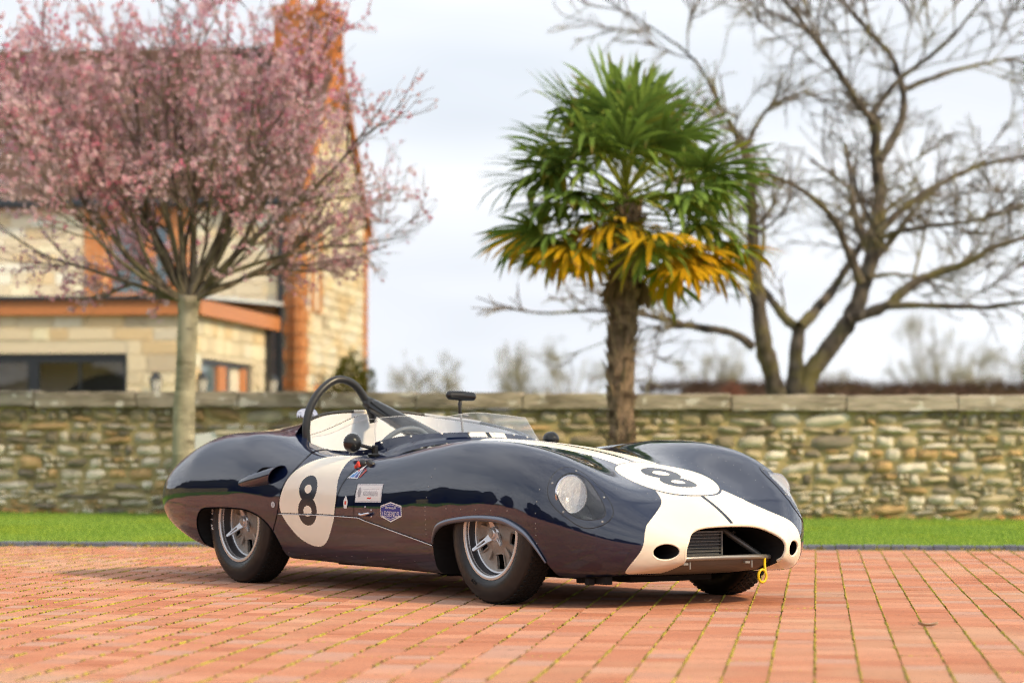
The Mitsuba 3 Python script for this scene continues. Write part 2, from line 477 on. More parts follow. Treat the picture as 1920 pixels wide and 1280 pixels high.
for s0, s1, z0, z1 in stones:
    t = stone_tint(srng2)
    if z1 < .08 and srng2.random() < .6: t = np.array([.46, .26, .11]) * (.7 + .6 * srng2.random())
    g = .004
    built.append((rubble(s0 + g, s1 - g, z0 + g * .8, z1 - g * .8, srng2.uniform(.006, .026), t, srng2), (s1 - s0) * (z1 - z0) * (1 if abs(s0) < 5.3 else .001)))
built.sort(key=lambda b: -b[1])
for (P, F, C), _ in built[:300]:
    add(wall + '__stone', (P, F), 'wall_stone', smooth=True, color=C)
PP, FF, CC, n0 = [], [], [], 0
for (P, F, C), _ in built[300:]:
    PP.append(P); FF.append(F + n0); CC.append(C); n0 += len(P)
add(wall + '__small_stones', (np.concatenate(PP), np.concatenate(FF)), 'wall_stone', smooth=True, color=np.concatenate(CC), kind='stuff')


def coping_fn(p, n, uv):
    a = fbm(p.x * 5, p.y * 5, p.z * 9, 4); b = fbm(p.x * 28, p.y * 28, p.z * 28, 3)
    c = mix((.24, .21, .165), (.44, .395, .32), smoothstep(.3, .68, a) * .8 + b * .25)
    c = mix(c, (.56, .50, .41), smoothstep(-1, 5, p.x) * .6)
    lich = smoothstep(.66, .72, fbm(p.x * 13, p.z * 13, p.y * 13, 2))
    c = mix(c, (.70, .69, .64), lich * .85)
    return mix(c, (.10, .085, .05), smoothstep(.58, .75, fbm(p.x * 3, p.z * 16, 5, 3)) * .6)


mat('coping_stone', type='principled', base_color=proc(coping_fn), roughness=.92, specular=.15)
s = -8.0
while s < 8.0:
    w = srng.uniform(.7, 1.15)
    b = bevel_box(w - .008, .46, .155, .012)
    b = b.subdivide_to_size(.2)
    b.vertices += srng.normal(0, .0025, b.vertices.shape)
    b.apply_transform(trimesh.transformations.rotation_matrix(-.0056, [0, 1, 0]))
    b.apply_transform(trimesh.transformations.rotation_matrix(math.atan(WSL), [0, 0, 1]))
    c = wall_pt(s + w / 2, -.16, WH - .08); b.apply_translation(c + [0, 0, srng.normal(0, .0025)])
    add(wall + '__coping_stone', b, 'coping_stone')
    s += w
# ------------------------------------------------------------------ trees
def bark(name, lo, hi, moss, amount=.6):
    def fn(p, n, uv):
        a = fbm(p.x * 22, p.y * 22, p.z * 7, 4); b = fbm(p.x * 3, p.y * 3, p.z * 3, 3)
        c = mix(lo, hi, smoothstep(.25, .75, a))
        return mix(c, moss, smoothstep(.45, .7, b) * amount)
    mat(name, type='diffuse', reflectance=proc(fn))


def cherry_fn(p, n, uv):
    """Smooth grey bark with pale cross bands, green on one side."""
    a = fbm(p.x * 6, p.y * 6, p.z * 5, 3); b = fbm(p.x * 9, p.y * 9, p.z * 70, 3); g = fbm(p.x * 16, p.y * 16, p.z * 3, 3)
    c = mix((.20, .185, .135), (.46, .43, .33), smoothstep(.3, .7, a * .6 + g * .4))
    c = mix(c, (.62, .58, .47), smoothstep(.55, .68, b) * smoothstep(2.2, .9, p.z) * .8)
    c = mix(c, (.10, .085, .06), smoothstep(.66, .74, fbm(p.x * 11, p.y * 11, p.z * 40 + 4, 2)) * .7)
    return mix(c, (.22, .235, .11), smoothstep(.02, -.07, p.x + 2.94) * .35)


mat('blossom_bark', type='diffuse', reflectance=proc(cherry_fn))
bark('limb_bark', (.06, .05, .04), (.20, .175, .135), (.16, .16, .08), .4)
bark('twig_bark', (.16, .115, .10), (.34, .25, .22), (.20, .17, .09), .35)
bark('bare_bark', (.048, .042, .036), (.17, .15, .125), (.19, .175, .065), .65)
bark('bare_twig', (.11, .09, .075), (.24, .205, .17), (.26, .235, .09), .7)
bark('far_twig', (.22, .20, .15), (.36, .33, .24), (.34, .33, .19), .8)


class Wood:
    """Collects tapered branches into one mesh."""
    def __init__(s):
        s.v, s.f, s.n = [], [], 0
    def limb(s, p, r, sides):
        t = tube(p, r, sides, caps=False)
        s.v.append(t.vertices); s.f.append(t.faces + s.n); s.n += len(t.vertices)
    def mesh(s):
        return trimesh.Trimesh(np.concatenate(s.v), np.concatenate(s.f), process=False)


def wander(p, d, L, k, steps, bend, lift=0.0):
    """A wandering branch of length L from p along d."""
    pts = [np.array(p, float)]; d = np.array(d, float)
    for i in range(steps):
        d = d + k.normal(0, bend, 3) + np.array([0, 0, lift]); d /= np.linalg.norm(d)
        pts.append(pts[-1] + d * L / steps)
    return np.array(pts), d


def around(d, ang, k):
    """A unit vector at the angle from d, turned at random about it."""
    a = np.cross(d, k.normal(0, 1, 3)); a /= np.linalg.norm(a) + 1e-9
    v = math.cos(ang) * d + math.sin(ang) * a
    return v / np.linalg.norm(v)


def grow(pts, r0, k, wood, level, spec, tips, inside=None, rmin=.0022):
    """Children along a limb; spec[level] = (per metre, length lo, hi, angle lo, hi, lift, bend)."""
    if level >= len(spec): return
    per, l0, l1, a0, a1, lift, bend = spec[level]
    seg = np.linalg.norm(np.diff(pts, axis=0), axis=1); L = seg.sum(); cum = np.r_[0, np.cumsum(seg)] / L
    n = k.poisson(per * L)
    for t in np.sort(k.uniform(.22 if level < 1 else .12, 1.0, n)):
        i = min(np.searchsorted(cum, t) - 1, len(pts) - 2); i = max(i, 0)
        p = pts[i] + (pts[i + 1] - pts[i]) * ((t - cum[i]) / max(cum[i + 1] - cum[i], 1e-9))
        d = pts[i + 1] - pts[i]; d /= np.linalg.norm(d)
        ln = k.uniform(l0, l1) * (1.1 - .5 * t)
        q, _ = wander(p, around(d, k.uniform(a0, a1), k), ln, k, 5 if level < 2 else 3, bend, lift)
        if inside is not None and not inside(q[-1]):
            q = p + (q - p) * .5
            if not inside(q[-1]): continue
        r = r0 * (1 - .75 * t) * .55
        r = max(r, rmin * (1.0 if level > 1 else 1.35))
        wood[min(level, len(wood) - 1)].limb(q, np.linspace(r, max(r * .5, rmin * .75), len(q)), 5 if level == 0 else 4 if level == 1 else 3)
        tips.append((level, q))
        grow(q, r, k, wood, level + 1, spec, tips, inside, rmin)


# --- cherry plum in blossom, left
k = np.random.default_rng(77)
tree = thing('blossom_tree', 'pink blossoming cherry plum with a single grey trunk left of the car', 'tree')
TY = 24.6
bx, fork = at(346, 868, TY), at(353, 562, TY)
bx[2] = 0.0
tp_ = spline([bx, at(345, 780, TY), at(349, 690, TY), at(352, 610, TY), fork + [0, 0, .04]], 22)
trk = tube(tp_, np.interp(np.linspace(0, 1, 22), [0, .06, .3, .7, .93, 1], [.135, .112, .098, .088, .10, .118]), 20)
trk.vertices += (meshkit.fbm(trk.vertices * [9, 9, 3], 3, 2)[:, None] - .5) * .03
add(tree + '__trunk', trk, 'blossom_bark', smooth=True)
CC_ = at(335, 262, TY)
def in_crown(q):
    e = (q - CC_) / [2.5, 2.2, 1.95]
    return (e ** 2).sum() < 1
tips = []
mains = [(-80, 15), (-62, 25), (-40, 40), (-22, 60), (-8, 78), (10, 74), (25, 60), (38, 45), (52, 34), (66, 22), (80, 24), (-50, 50), (48, 55), (0, 50), (15, 35), (-70, 8), (72, 17), (-30, 70), (30, 72), (-55, 32), (58, 44), (-15, 66), (18, 68), (-45, 58), (44, 62)]
for q, (lean, el) in enumerate(mains):
    az = k.uniform(-1, 1) * 1.0
    h = math.cos(math.radians(el))
    d = np.array([np.sign(lean) * h * math.cos(az), h * math.sin(az), math.sin(math.radians(el))])
    if abs(lean) < 12: d = np.array([lean * .015, k.uniform(-.35, .35), 1.0])
    d /= np.linalg.norm(d)
    r0 = k.uniform(.020, .036)
    pts, _ = wander(fork + [d[0] * .05, d[1] * .05, k.uniform(-.03, .05)], d, k.uniform(1.9, 2.9), k, 12, .10, .04)
    ok_ = [in_crown(p) or i < 3 for i, p in enumerate(pts)]
    pts = pts[:max(4, ok_.index(False) if False in ok_ else len(pts))]
    w = [Wood(), Wood()]
    w[0].limb(pts, np.linspace(r0, .0035, len(pts)), 8)
    tips += [(1, pts[i_:i_ + 3]) for i_ in range(4, len(pts) - 2)]
    grow(pts, r0, k, w, 0, [(5.4, .5, 1.3, .35, .85, .05, .10), (6.0, .25, .68, .35, .95, .03, .12), (4.5, .12, .36, .4, 1.0, .02, .12)], tips, in_crown, .0029)
    lb = add(tree + '__limb', w[0].mesh(), 'limb_bark', smooth=True)
    if w[1].n: add(lb + '__branchlets', w[1].mesh(), 'twig_bark', kind='stuff')
# blossom along the fine twigs
cent, nearc = [], []
for lv, q in tips:
    L = np.linalg.norm(q[-1] - q[0])
    dens = {0: 6, 1: 15, 2: 24}[lv]
    mid = q.mean(0)
    side_ = np.clip((mid[0] - (CC_[0] + 1.3)) / .8, 0, 1) * .6 + np.clip((2.28 - mid[2]) / .5, 0, 1) * .7
    clump = meshkit.fbm(mid[None] * 1.9, 3, 5)[0]
    n_ = k.poisson(dens * L * np.clip(1 - side_, .1, 1) * np.clip(.2 + 3.2 * (clump - .34), .08, 2.0))
    for _ in range(n_):
        t = k.random() ** .7 * (len(q) - 1); i = min(int(t), len(q) - 2)
        cent.append(q[i] + (q[i + 1] - q[i]) * (t - i) + k.normal(0, .012, 3))
cent = np.array(cent); NBL = len(cent)
hexa = np.array([[math.cos(a), math.sin(a), .25] for a in np.arange(5) * 2 * math.pi / 5])
tri5 = np.array([[0, i + 1, (i + 1) % 5 + 1] for i in range(5)])
bv_, bf_, bc_ = [], [], []
tone = np.clip(meshkit.fbm(cent * 3.1, 3, 8) * 1.7 - .05 + k.normal(0, .34, NBL), 0, 1)
for i, c in enumerate(cent):
    for _ in range(2):
        a = k.normal(0, 1, 3); a /= np.linalg.norm(a); b = np.cross(a, k.normal(0, 1, 3)); b /= np.linalg.norm(b); n_ = np.cross(a, b)
        r = k.uniform(.0115, .0225)
        v = c + k.normal(0, .010, 3) + r * (hexa[:, :1] * a + hexa[:, 1:2] * b + hexa[:, 2:] * n_)
        bv_.append(np.vstack([v.mean(0) - n_ * r * .25, v]))
        deep = np.array([.74, .26, .38]); pale = np.array([.98, .89, .92])
        cc = deep * (1 - tone[i]) + pale * tone[i]
        bc_.append(np.vstack([deep * .9, np.repeat(cc[None], 5, 0) * k.uniform(.85, 1.12, (5, 1))]))
BVv = np.concatenate(bv_); BC = np.clip(np.concatenate(bc_), 0, .9)
BFv = (tri5[None] + 6 * np.arange(len(bv_))[:, None, None]).reshape(-1, 3)
scene['blossom_petal'] = {'type': 'principledthin', 'base_color': {'type': 'mesh_attribute', 'name': 'vertex_color'}, 'roughness': .6, 'diff_trans': 1.0, 'spec_trans': 0.0}
add(tree + '__blossom', (BVv, BFv), 'blossom_petal', color=BC, kind='stuff')

# --- fan palm
k = np.random.default_rng(31)
palm = thing('fan_palm', 'windmill palm with a shaggy brown trunk and yellowing lower fronds behind the car', 'tree')
PY = 24.2
pb, pt_ = at(1166, 860, PY), at(1181, 372, PY)
pb[2] = 0
pc = spline([pb, at(1165, 700, PY), at(1170, 560, PY), at(1177, 450, PY), pt_], 60)
pr_ = np.interp(np.linspace(0, 1, 60), [0, .1, .6, .8, 1], [.125, .128, .135, .145, .12])
def palm_bark(p, n, uv):
    a = fbm(p.x * 30, p.y * 30, p.z * 12, 4); b = fbm(p.x * 8, p.y * 8, p.z * 30, 3)
    return mix((.06, .042, .03), (.30, .22, .16), smoothstep(.25, .72, a * .6 + b * .45))


mat('palm_fibre', type='diffuse', reflectance=proc(palm_bark))
tk = tube(pc, pr_ * .86, 28)
tk.vertices += (meshkit.fbm(tk.vertices * [14, 14, 9], 4, 2)[:, None] - .5) * .05
add(palm + '__trunk', tk, 'palm_fibre', smooth=True)
stubs = []
for i in range(230):           # old leaf bases, wrapped round the trunk
    t = k.uniform(.02, .98); j = min(int(t * 59), 58); c = pc[j] + (pc[j + 1] - pc[j]) * (t * 59 - j); a = i * 2.39996 + k.normal(0, .2)
    o = np.array([math.cos(a), math.sin(a), 0]); R_ = pr_[j] * .86
    w = np.cross(o, [0, 0, 1]); L = k.uniform(.07, .15); hw_ = k.uniform(.022, .045); out = k.uniform(.015, .05) + (.05 if k.random() < .12 else 0)
    b0_ = c + o * (R_ - .02); tipz = c + o * (R_ + out) + [0, 0, L]
    stubs.append(trimesh.Trimesh([b0_ - w * hw_, b0_ + w * hw_, b0_ + o * .03 - [0, 0, .02], tipz - w * .012, tipz + w * .012], [[0, 1, 4], [0, 4, 3], [0, 2, 1], [0, 3, 2], [1, 2, 4], [2, 3, 4]], process=False))
for i in range(2600):          # loose fibre
    t = k.uniform(.0, 1); j = min(int(t * 59), 58); c = pc[j]; a = k.uniform(0, 6.283)
    o = np.array([math.cos(a), math.sin(a), 0]); R_ = pr_[j] * .9; L = k.uniform(.03, .10)
    b0_ = c + o * R_ + [0, 0, k.uniform(0, .04)]; w = np.cross(o, [0, 0, 1]) * .0028
    stubs.append(trimesh.Trimesh([b0_ - w, b0_ + w, b0_ + o * k.uniform(.0, .045) + np.cross(o, [0, 0, 1]) * k.normal(0, .02) + [0, 0, k.choice([-1, 1], p=[.65, .35]) * L]], [[0, 1, 2]], process=False))
add(palm + '__leaf_bases', cat_mesh(stubs), 'palm_fibre', kind='stuff')
scene['palm_leaf'] = {'type': 'principledthin', 'base_color': {'type': 'mesh_attribute', 'name': 'vertex_color'}, 'roughness': .38, 'diff_trans': .55, 'spec_trans': 0.0}
GREEN, DEEP, YEL, ORG, BRN = map(np.array, ((.150, .235, .045), (.055, .090, .030), (.66, .45, .02), (.62, .30, .015), (.26, .15, .06)))


def frond(base, az, el, petiole, fan, age, k):
    """Stalk, then a fan of folded leaflets drooping at their tips. age 0 fresh ... 1 yellow."""
    V, F, C = [], [], []
    d = np.array([math.cos(az) * math.cos(el), math.sin(az) * math.cos(el), math.sin(el)])
    st = [np.array(base)]; dd = d.copy()
    for i in range(7):
        dd = dd + np.array([0, 0, -.026 - .016 * age]); dd /= np.linalg.norm(dd); st.append(st[-1] + dd * petiole / 7)
    t = tube(st, np.linspace(.013, .006, 8), 5, caps=False)
    V.append(t.vertices); F.append(t.faces); C.append(np.repeat((GREEN * .9 + YEL * .22 * (1 + age))[None], len(t.vertices), 0)); n0 = len(t.vertices)
    hub = st[-1]; ax = dd
    side = np.cross(ax, [0, 0, 1.0]); side /= np.linalg.norm(side) + 1e-9
    up = np.cross(side, ax)
    roll = k.normal(0, .25); side, up = math.cos(roll) * side + math.sin(roll) * up, -math.sin(roll) * side + math.cos(roll) * up
    nl = 24; spread = k.uniform(1.9, 2.3)
    for q in range(nl):
        a = (q / (nl - 1) * 2 - 1) * spread + k.normal(0, .06)
        L = fan * (1.0 - .30 * (abs(a) / spread) ** 2) * k.uniform(.88, 1.08)
        dl = math.cos(a) * ax + math.sin(a) * side + up * (.16 - .22 * abs(math.sin(a)))
        dl /= np.linalg.norm(dl)
        p = hub.copy(); wv = np.cross(dl, up); wv /= np.linalg.norm(wv) + 1e-9
        g0 = len(V); rows = []
        tipy = np.clip(age * 1.6 - .25 + k.normal(0, .16) + .25 * (abs(a) / spread), 0, 1.1)
        droop = k.uniform(.06, .26) + (.55 if k.random() < .22 else 0) + .10 * age
        for s_ in range(6):
            t_ = s_ / 5
            w_ = (.008 + .0235 * math.sin(min(t_ * 1.6 + .15, 1.57)) * (1 - t_ ** 4)) if s_ < 5 else .0012
            nn_ = np.cross(wv, dl); 
            rows.append((p - wv * w_ + nn_ * .006 * (1 - t_), p - nn_ * .0, p + wv * w_ + nn_ * .006 * (1 - t_), t_))
            dl = dl + np.array([0, 0, -droop * (.25 + 1.1 * t_ ** 2)]); dl /= np.linalg.norm(dl)
            p = p + dl * L / 5
        for (a_, b_, c_, t_) in rows:
            V.append(np.array([a_, b_, c_]))
            y = np.clip(tipy * 1.35 * (t_ + .12) ** .8, 0, 1)
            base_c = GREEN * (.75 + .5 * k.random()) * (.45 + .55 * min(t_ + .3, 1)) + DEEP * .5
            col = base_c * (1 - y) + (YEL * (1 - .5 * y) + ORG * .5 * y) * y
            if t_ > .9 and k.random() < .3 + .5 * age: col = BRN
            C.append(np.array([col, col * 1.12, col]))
        for s_ in range(5):
            o_ = n0 + s_ * 3
            F.append(np.array([[o_, o_ + 1, o_ + 4], [o_, o_ + 4, o_ + 3], [o_ + 1, o_ + 2, o_ + 5], [o_ + 1, o_ + 5, o_ + 4]]))
        n0 += 18
    return np.concatenate(V), np.concatenate(F), np.clip(np.concatenate(C), 0, .8)


heart = pt_ + np.array([-.03, 0, .10])
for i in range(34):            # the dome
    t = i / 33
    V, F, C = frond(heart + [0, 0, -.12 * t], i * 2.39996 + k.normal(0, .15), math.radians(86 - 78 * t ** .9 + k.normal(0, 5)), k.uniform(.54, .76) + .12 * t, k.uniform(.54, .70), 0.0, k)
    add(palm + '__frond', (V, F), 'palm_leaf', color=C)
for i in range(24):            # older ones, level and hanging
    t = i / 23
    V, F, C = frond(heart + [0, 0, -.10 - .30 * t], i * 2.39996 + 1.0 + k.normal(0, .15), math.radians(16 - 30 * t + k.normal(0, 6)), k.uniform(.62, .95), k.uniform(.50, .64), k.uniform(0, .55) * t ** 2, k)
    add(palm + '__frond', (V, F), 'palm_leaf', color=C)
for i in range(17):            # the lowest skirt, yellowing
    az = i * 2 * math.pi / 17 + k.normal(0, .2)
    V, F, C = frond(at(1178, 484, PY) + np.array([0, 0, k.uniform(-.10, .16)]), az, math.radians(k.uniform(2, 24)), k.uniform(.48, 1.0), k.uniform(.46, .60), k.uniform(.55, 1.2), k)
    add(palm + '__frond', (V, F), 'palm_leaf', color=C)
# dead brown fronds folded down against the trunk
for i in range(3):
    V, F, C = frond(at(1177, 500, PY) + np.array([0, 0, k.uniform(-.1, .1)]), i * 2.1 + k.normal(0, .2), math.radians(k.uniform(-62, -45)), k.uniform(.14, .2), k.uniform(.22, .30), 1.0, k)
    add(palm + '__dead_frond', (V, F), 'palm_leaf', color=np.repeat(np.clip(C.mean(1, keepdims=True) * [.75, .52, .32], 0, 1), 1, 1))

# --- the bare many-stemmed tree behind the wall
k = np.random.default_rng(90)
bare = thing('bare_tree', 'large leafless many stemmed tree behind the wall at the right', 'tree')
BY = 33.0
LIMBS = [  # pixel path, start radius, end radius, depth drift
    ([(1470, 860), (1460, 800), (1452, 736), (1428, 653), (1411, 534), (1402, 416), (1393, 297), (1357, 220)], .185, .05, -.8),
    ([(1412, 650), (1369, 623), (1316, 611), (1280, 603), (1235, 592), (1205, 585), (1120, 580), (1010, 585), (900, 560)], .068, .010, -.9),
    ([(1300, 608), (1262, 612), (1240, 620), (1226, 640)], .05, .018, -.4),
    ([(1409, 545), (1428, 475), (1431, 386)], .06, .028, .5),
    ([(1393, 297), (1425, 220), (1480, 180), (1530, 165)], .045, .012, .4),
    ([(1357, 220), (1325, 150), (1270, 90), (1190, 40), (1100, -10)], .03, .008, -.6),
    ([(1495, 860), (1490, 800), (1488, 736), (1497, 611)], .16, .13, .0),
    ([(1497, 615), (1476, 600), (1437, 546), (1408, 522), (1380, 490)], .085, .03, .7),
    ([(1497, 615), (1517, 594), (1565, 540), (1612, 469), (1660, 400), (1740, 340)], .10, .02, 1.2),
    ([(1520, 860), (1512, 800), (1508, 736), (1547, 665), (1600, 594), (1624, 522), (1645, 451), (1648, 368), (1636, 285), (1637, 230)], .185, .085, .3),
    ([(1637, 230), (1624, 212), (1589, 160), (1541, 95), (1482, 12), (1430, -60)], .07, .022, -.6),
    ([(1651, 300), (1690, 226), (1690, 166), (1672, 107), (1630, 53), (1592, 0), (1560, -60)], .07, .024, .5),
    ([(1690, 170), (1743, 142), (1814, 122), (1874, 110), (1960, 95)], .05, .014, .7),
    ([(1637, 215), (1684, 148), (1755, 95), (1826, 18), (1880, -40)], .05, .016, -.4),
    ([(1614, 530), (1589, 469), (1565, 410), (1529, 374), (1482, 344), (1446, 326), (1400, 318)], .075, .014, -.9),
    ([(1590, 600), (1640, 584), (1666, 573), (1731, 528), (1802, 505), (1862, 475), (1920, 454), (2010, 420)], .095, .035, .4),
    ([(1666, 573), (1755, 576), (1844, 579), (1920, 573), (2000, 590)], .06, .02, -.6),
    ([(1645, 440), (1707, 380), (1779, 338), (1844, 312), (1920, 297), (2000, 280)], .065, .025, .9),
    ([(1650, 445), (1700, 432), (1755, 424), (1850, 410), (1920, 392), (2000, 375)], .05, .018, -.7),
    ([(1626, 520), (1680, 512), (1740, 520), (1800, 540)], .04, .010, .6),
    ([(1400, 400), (1350, 360), (1310, 330), (1250, 320)], .035, .010, .5),
]
for path, r0, r1, drift in LIMBS:
    n_ = len(path)
    P = np.array([at(x, y, BY + drift * (i / (n_ - 1)) ** 1.3 * 1.6) for i, (x, y) in enumerate(path)])
    P = spline(P, 6 * n_)
    P[1:] += np.cumsum(k.normal(0, .006, (len(P) - 1, 3)), 0)
    w = [Wood(), Wood(), Wood()]
    rad_ = np.linspace(r0 * .80, r1 * .66, len(P)) * (1 + .08 * k.normal(0, 1, len(P)))
    w[0].limb(P, rad_, 10)
    tips2 = []
    big = P[P[:, 2] > 2.0]
    if len(big) > 4:
        grow(big, max(r1 * 1.3, .022), k, w[1:], 0, [(3.4, .6, 1.9, .35, 1.0, .05, .13), (5.0, .3, 1.0, .4, 1.0, .03, .15), (5.2, .15, .55, .4, 1.1, .02, .16)], tips2, None, .0078)
    lb = add(bare + ('__stem' if r0 > .15 else '__limb'), w[0].mesh(), 'bare_bark', smooth=True)
    if w[1].n: add(lb + '__branchlets', cat_mesh([m_.mesh() for m_ in w[1:] if m_.n]), 'bare_twig', kind='stuff')

# --- far trees and hedge beyond the field
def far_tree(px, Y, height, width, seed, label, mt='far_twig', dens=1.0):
    k = np.random.default_rng(seed)
    t = thing('far_tree', label, 'tree')
    b = at(px, 800, Y); b[2] = -.05
    fk = b + [0, 0, height * .22]
    add(t + '__trunk', tube(spline([b, b + [.03 * height * k.normal(), 0, height * .12], fk], 6), np.linspace(.035, .026, 6) * height, 7), mt, smooth=True)
    w = [Wood()]; tips_ = []
    cz = height * .60
    def ins(q):
        e = (q - b - [0, 0, cz]) / [width / 2, width / 2, height * .45]
        return (e ** 2).sum() < 1
    for i in range(9):
        d = np.array([k.uniform(-1, 1), k.uniform(-1, 1), k.uniform(.5, 1.6)]); d /= np.linalg.norm(d)
        pts, _ = wander(fk, d, height * k.uniform(.45, .75), k, 8, .10, .05)
        pts = np.array([p for i_, p in enumerate(pts) if i_ < 3 or ins(p)])
        w[0].limb(pts, np.linspace(.016, .005, len(pts)) * height, 5)
        H = height
        grow(pts, .010 * H, k, w, 0, [(11 * dens / H, .16 * H, .34 * H, .35, .9, .03, .12), (22 * dens / H, .07 * H, .18 * H, .35, 1.0, .02, .12), (34 * dens / H, .04 * H, .10 * H, .4, 1.1, .01, .12)], tips_, ins, .009)
    add(t + '__crown', w[0].mesh(), mt, kind='stuff')


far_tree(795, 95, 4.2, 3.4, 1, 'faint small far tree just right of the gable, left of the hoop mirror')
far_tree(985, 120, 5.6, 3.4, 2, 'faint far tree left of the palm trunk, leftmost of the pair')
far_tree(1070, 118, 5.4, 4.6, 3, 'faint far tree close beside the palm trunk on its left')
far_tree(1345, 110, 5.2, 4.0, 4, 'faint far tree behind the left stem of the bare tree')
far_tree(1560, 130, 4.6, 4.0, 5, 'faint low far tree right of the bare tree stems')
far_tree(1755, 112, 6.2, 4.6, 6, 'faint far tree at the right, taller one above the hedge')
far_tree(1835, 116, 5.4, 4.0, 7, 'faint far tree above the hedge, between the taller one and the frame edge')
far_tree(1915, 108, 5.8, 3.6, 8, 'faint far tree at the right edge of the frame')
k = np.random.default_rng(14)
hedge = thing('field_hedge', 'dark brown clipped leafless hedge across the field beyond the wall', 'hedge')
hx = np.linspace(2.9, 14.5, 90); HY = 62.0
ht = 2.00 + .12 * meshkit.fbm(np.stack([hx * .8, hx * 0, hx * 0], -1), 3, 3)
hv = []
for x, h in zip(hx, ht):
    ends = min(1, (x - 2.7) / 1.2)
    for a in np.linspace(0, np.pi, 9):
        hv.append([x, HY - .5 * math.cos(a), max(h * ends, .3) * (abs(math.sin(a)) ** .35) - .05])
hm = trimesh.Trimesh(hv, [t for i in range(89) for j in range(8) for t in ([i * 9 + j, i * 9 + 9 + j, i * 9 + 10 + j], [i * 9 + j, i * 9 + 10 + j, i * 9 + j + 1])], process=False)
hm.vertices += (meshkit.fbm(hm.vertices * 3.0, 3, 6)[:, None] - .5) * .3
bark('hedge_twig', (.045, .030, .024), (.13, .085, .065), (.10, .08, .04), .4)
add(hedge + '__mass', hm, 'hedge_twig', smooth=True, label='inner mass of the hedge')
hs_ = []
for i in range(7000):
    x = k.uniform(2.9, 14.4); h = np.interp(x, hx, ht); a = k.uniform(.0, 2.2)
    p = np.array([x, HY - .5 * math.cos(a), h * math.sin(max(a, .3)) ** .35 - .08]); d = np.array([k.normal(0, .5), -math.cos(a), .8]); d /= np.linalg.norm(d); s_ = np.cross(d, [0, 1, 0]) * .008
    L = k.uniform(.12, .36); hs_.append(np.array([p - s_, p + s_, p + d * L]))
add(hedge + '__twigs', trimesh.Trimesh(np.concatenate(hs_), np.arange(3 * len(hs_)).reshape(-1, 3), process=False), 'hedge_twig', kind='stuff')


def leaf_bush(name, label, c, r, n, lo, hi, seed, leaf=.05, cat='shrub', squeeze=1.0):
    k = np.random.default_rng(seed)
    t = thing(name, label, cat)
    d = k.normal(0, 1, (n, 3)); d /= np.linalg.norm(d, axis=1, keepdims=True)
    rad = (k.random(n) ** .45)[:, None] * (.72 + .5 * meshkit.fbm(d * 1.7 + seed, 3, seed))[:, None]
    P = c + d * rad * r
    a = k.normal(0, 1, (n, 3)); a /= np.linalg.norm(a, axis=1, keepdims=True); b = np.cross(a, k.normal(0, 1, (n, 3))); b /= np.linalg.norm(b, axis=1, keepdims=True)
    L = leaf * k.uniform(.6, 1.3, n)[:, None]
    V = np.stack([P - a * L, P + b * L * .45, P + a * L, P - b * L * .45], 1).reshape(-1, 3)
    F = (np.array([[0, 1, 2], [0, 2, 3]])[None] + 4 * np.arange(n)[:, None, None]).reshape(-1, 3)
    m_ = np.clip(meshkit.fbm(P * 3, 3, 4) + k.normal(0, .2, n), 0, 1)[:, None]
    C = np.repeat(np.array(lo) * (1 - m_) + np.array(hi) * m_, 4, 0)
    add(t + '__leaves', (V, F), 'palm_leaf', color=C, kind='stuff')
    w = Wood()
    for i in range(12):
        e = c + k.normal(0, .45, 3) * r; w.limb(spline([[c[0] + k.normal(0, .06), c[1], -.05], (np.array([c[0], c[1], 0]) + e) / 2, e], 5), np.linspace(.02, .006, 5), 4)
    add(t + '__stems', w.mesh(), 'bare_bark', kind='stuff')


q_ = at(1370, 728, 54); leaf_bush('red_shrub', 'low reddish shrub beyond the wall left of the bare tree', np.array([q_[0], 54, 1.35]), np.array([.36, .35, .62]), 900, (.20, .085, .06), (.36, .17, .12), 3, .05)
# ------------------------------------------------------------------ the house
HAZ = -math.atan(.62 / 6.0)                         # the gable and side walls run back to the right by this angle
HX = np.array([.9947, -.1028, 0]); HYv = np.array([.1028, .9947, 0])
HO = np.array([-3.52, 45.0, 0.0])                   # near corner of the gable
HM = np.eye(4); HM[:3, 0], HM[:3, 1], HM[:3, 3] = HX, HYv, HO
HW = T4(HM)
house = thing('stone_house', 'cream stone country house with orange brick dressings, dark tiled roof and brick chimney', 'house')


def hput(name, mesh, m, smooth=False, parent=None, **k):
    return add((parent or house) + '__' + name, mesh, m, smooth=smooth, to_world=HW, **k)


def stone_fn(p, n, uv):
    a = fbm(p.x * 2.6 + p.y * 2.6, p.z * 4, 0, 3); b = fbm(p.x * 11, p.y * 11, p.z * 11, 3)
    return mix(mix((.56, .44, .25), (.66, .57, .38), a), (.50, .33, .15), smoothstep(.55, .8, b) * .6)


mat('house_mortar', type='diffuse', reflectance=rgb(.72, .65, .50))
mat('house_stone', type='diffuse', reflectance={'type': 'mesh_attribute', 'name': 'vertex_color'})
def brick_fn(p, n, uv):
    r = dr.floor(p.z / .075); t = cell_rand(dr.floor((p.x + p.y) / .225 + .5 * (r - 2 * dr.floor(r / 2))), r, 3)
    return mix((.47, .165, .055), (.60, .25, .095), t) * (.85 + .3 * fbm(p.x * 20, p.y * 20, p.z * 20, 2))


def brick_coursed(p, n, uv):
    r = p.z / .076; ri = dr.floor(r)
    c = (p.x + p.y) / .225 + .5 * (ri - 2 * dr.floor(ri / 2)); fc = c - dr.floor(c); fr = r - ri
    joint = dr.maximum(smoothstep(.10, .05, dr.minimum(fr, 1 - fr)), smoothstep(.04, .02, dr.minimum(fc, 1 - fc)))
    return mix(brick_fn(p, n, uv), (.52, .40, .28), joint * .75)


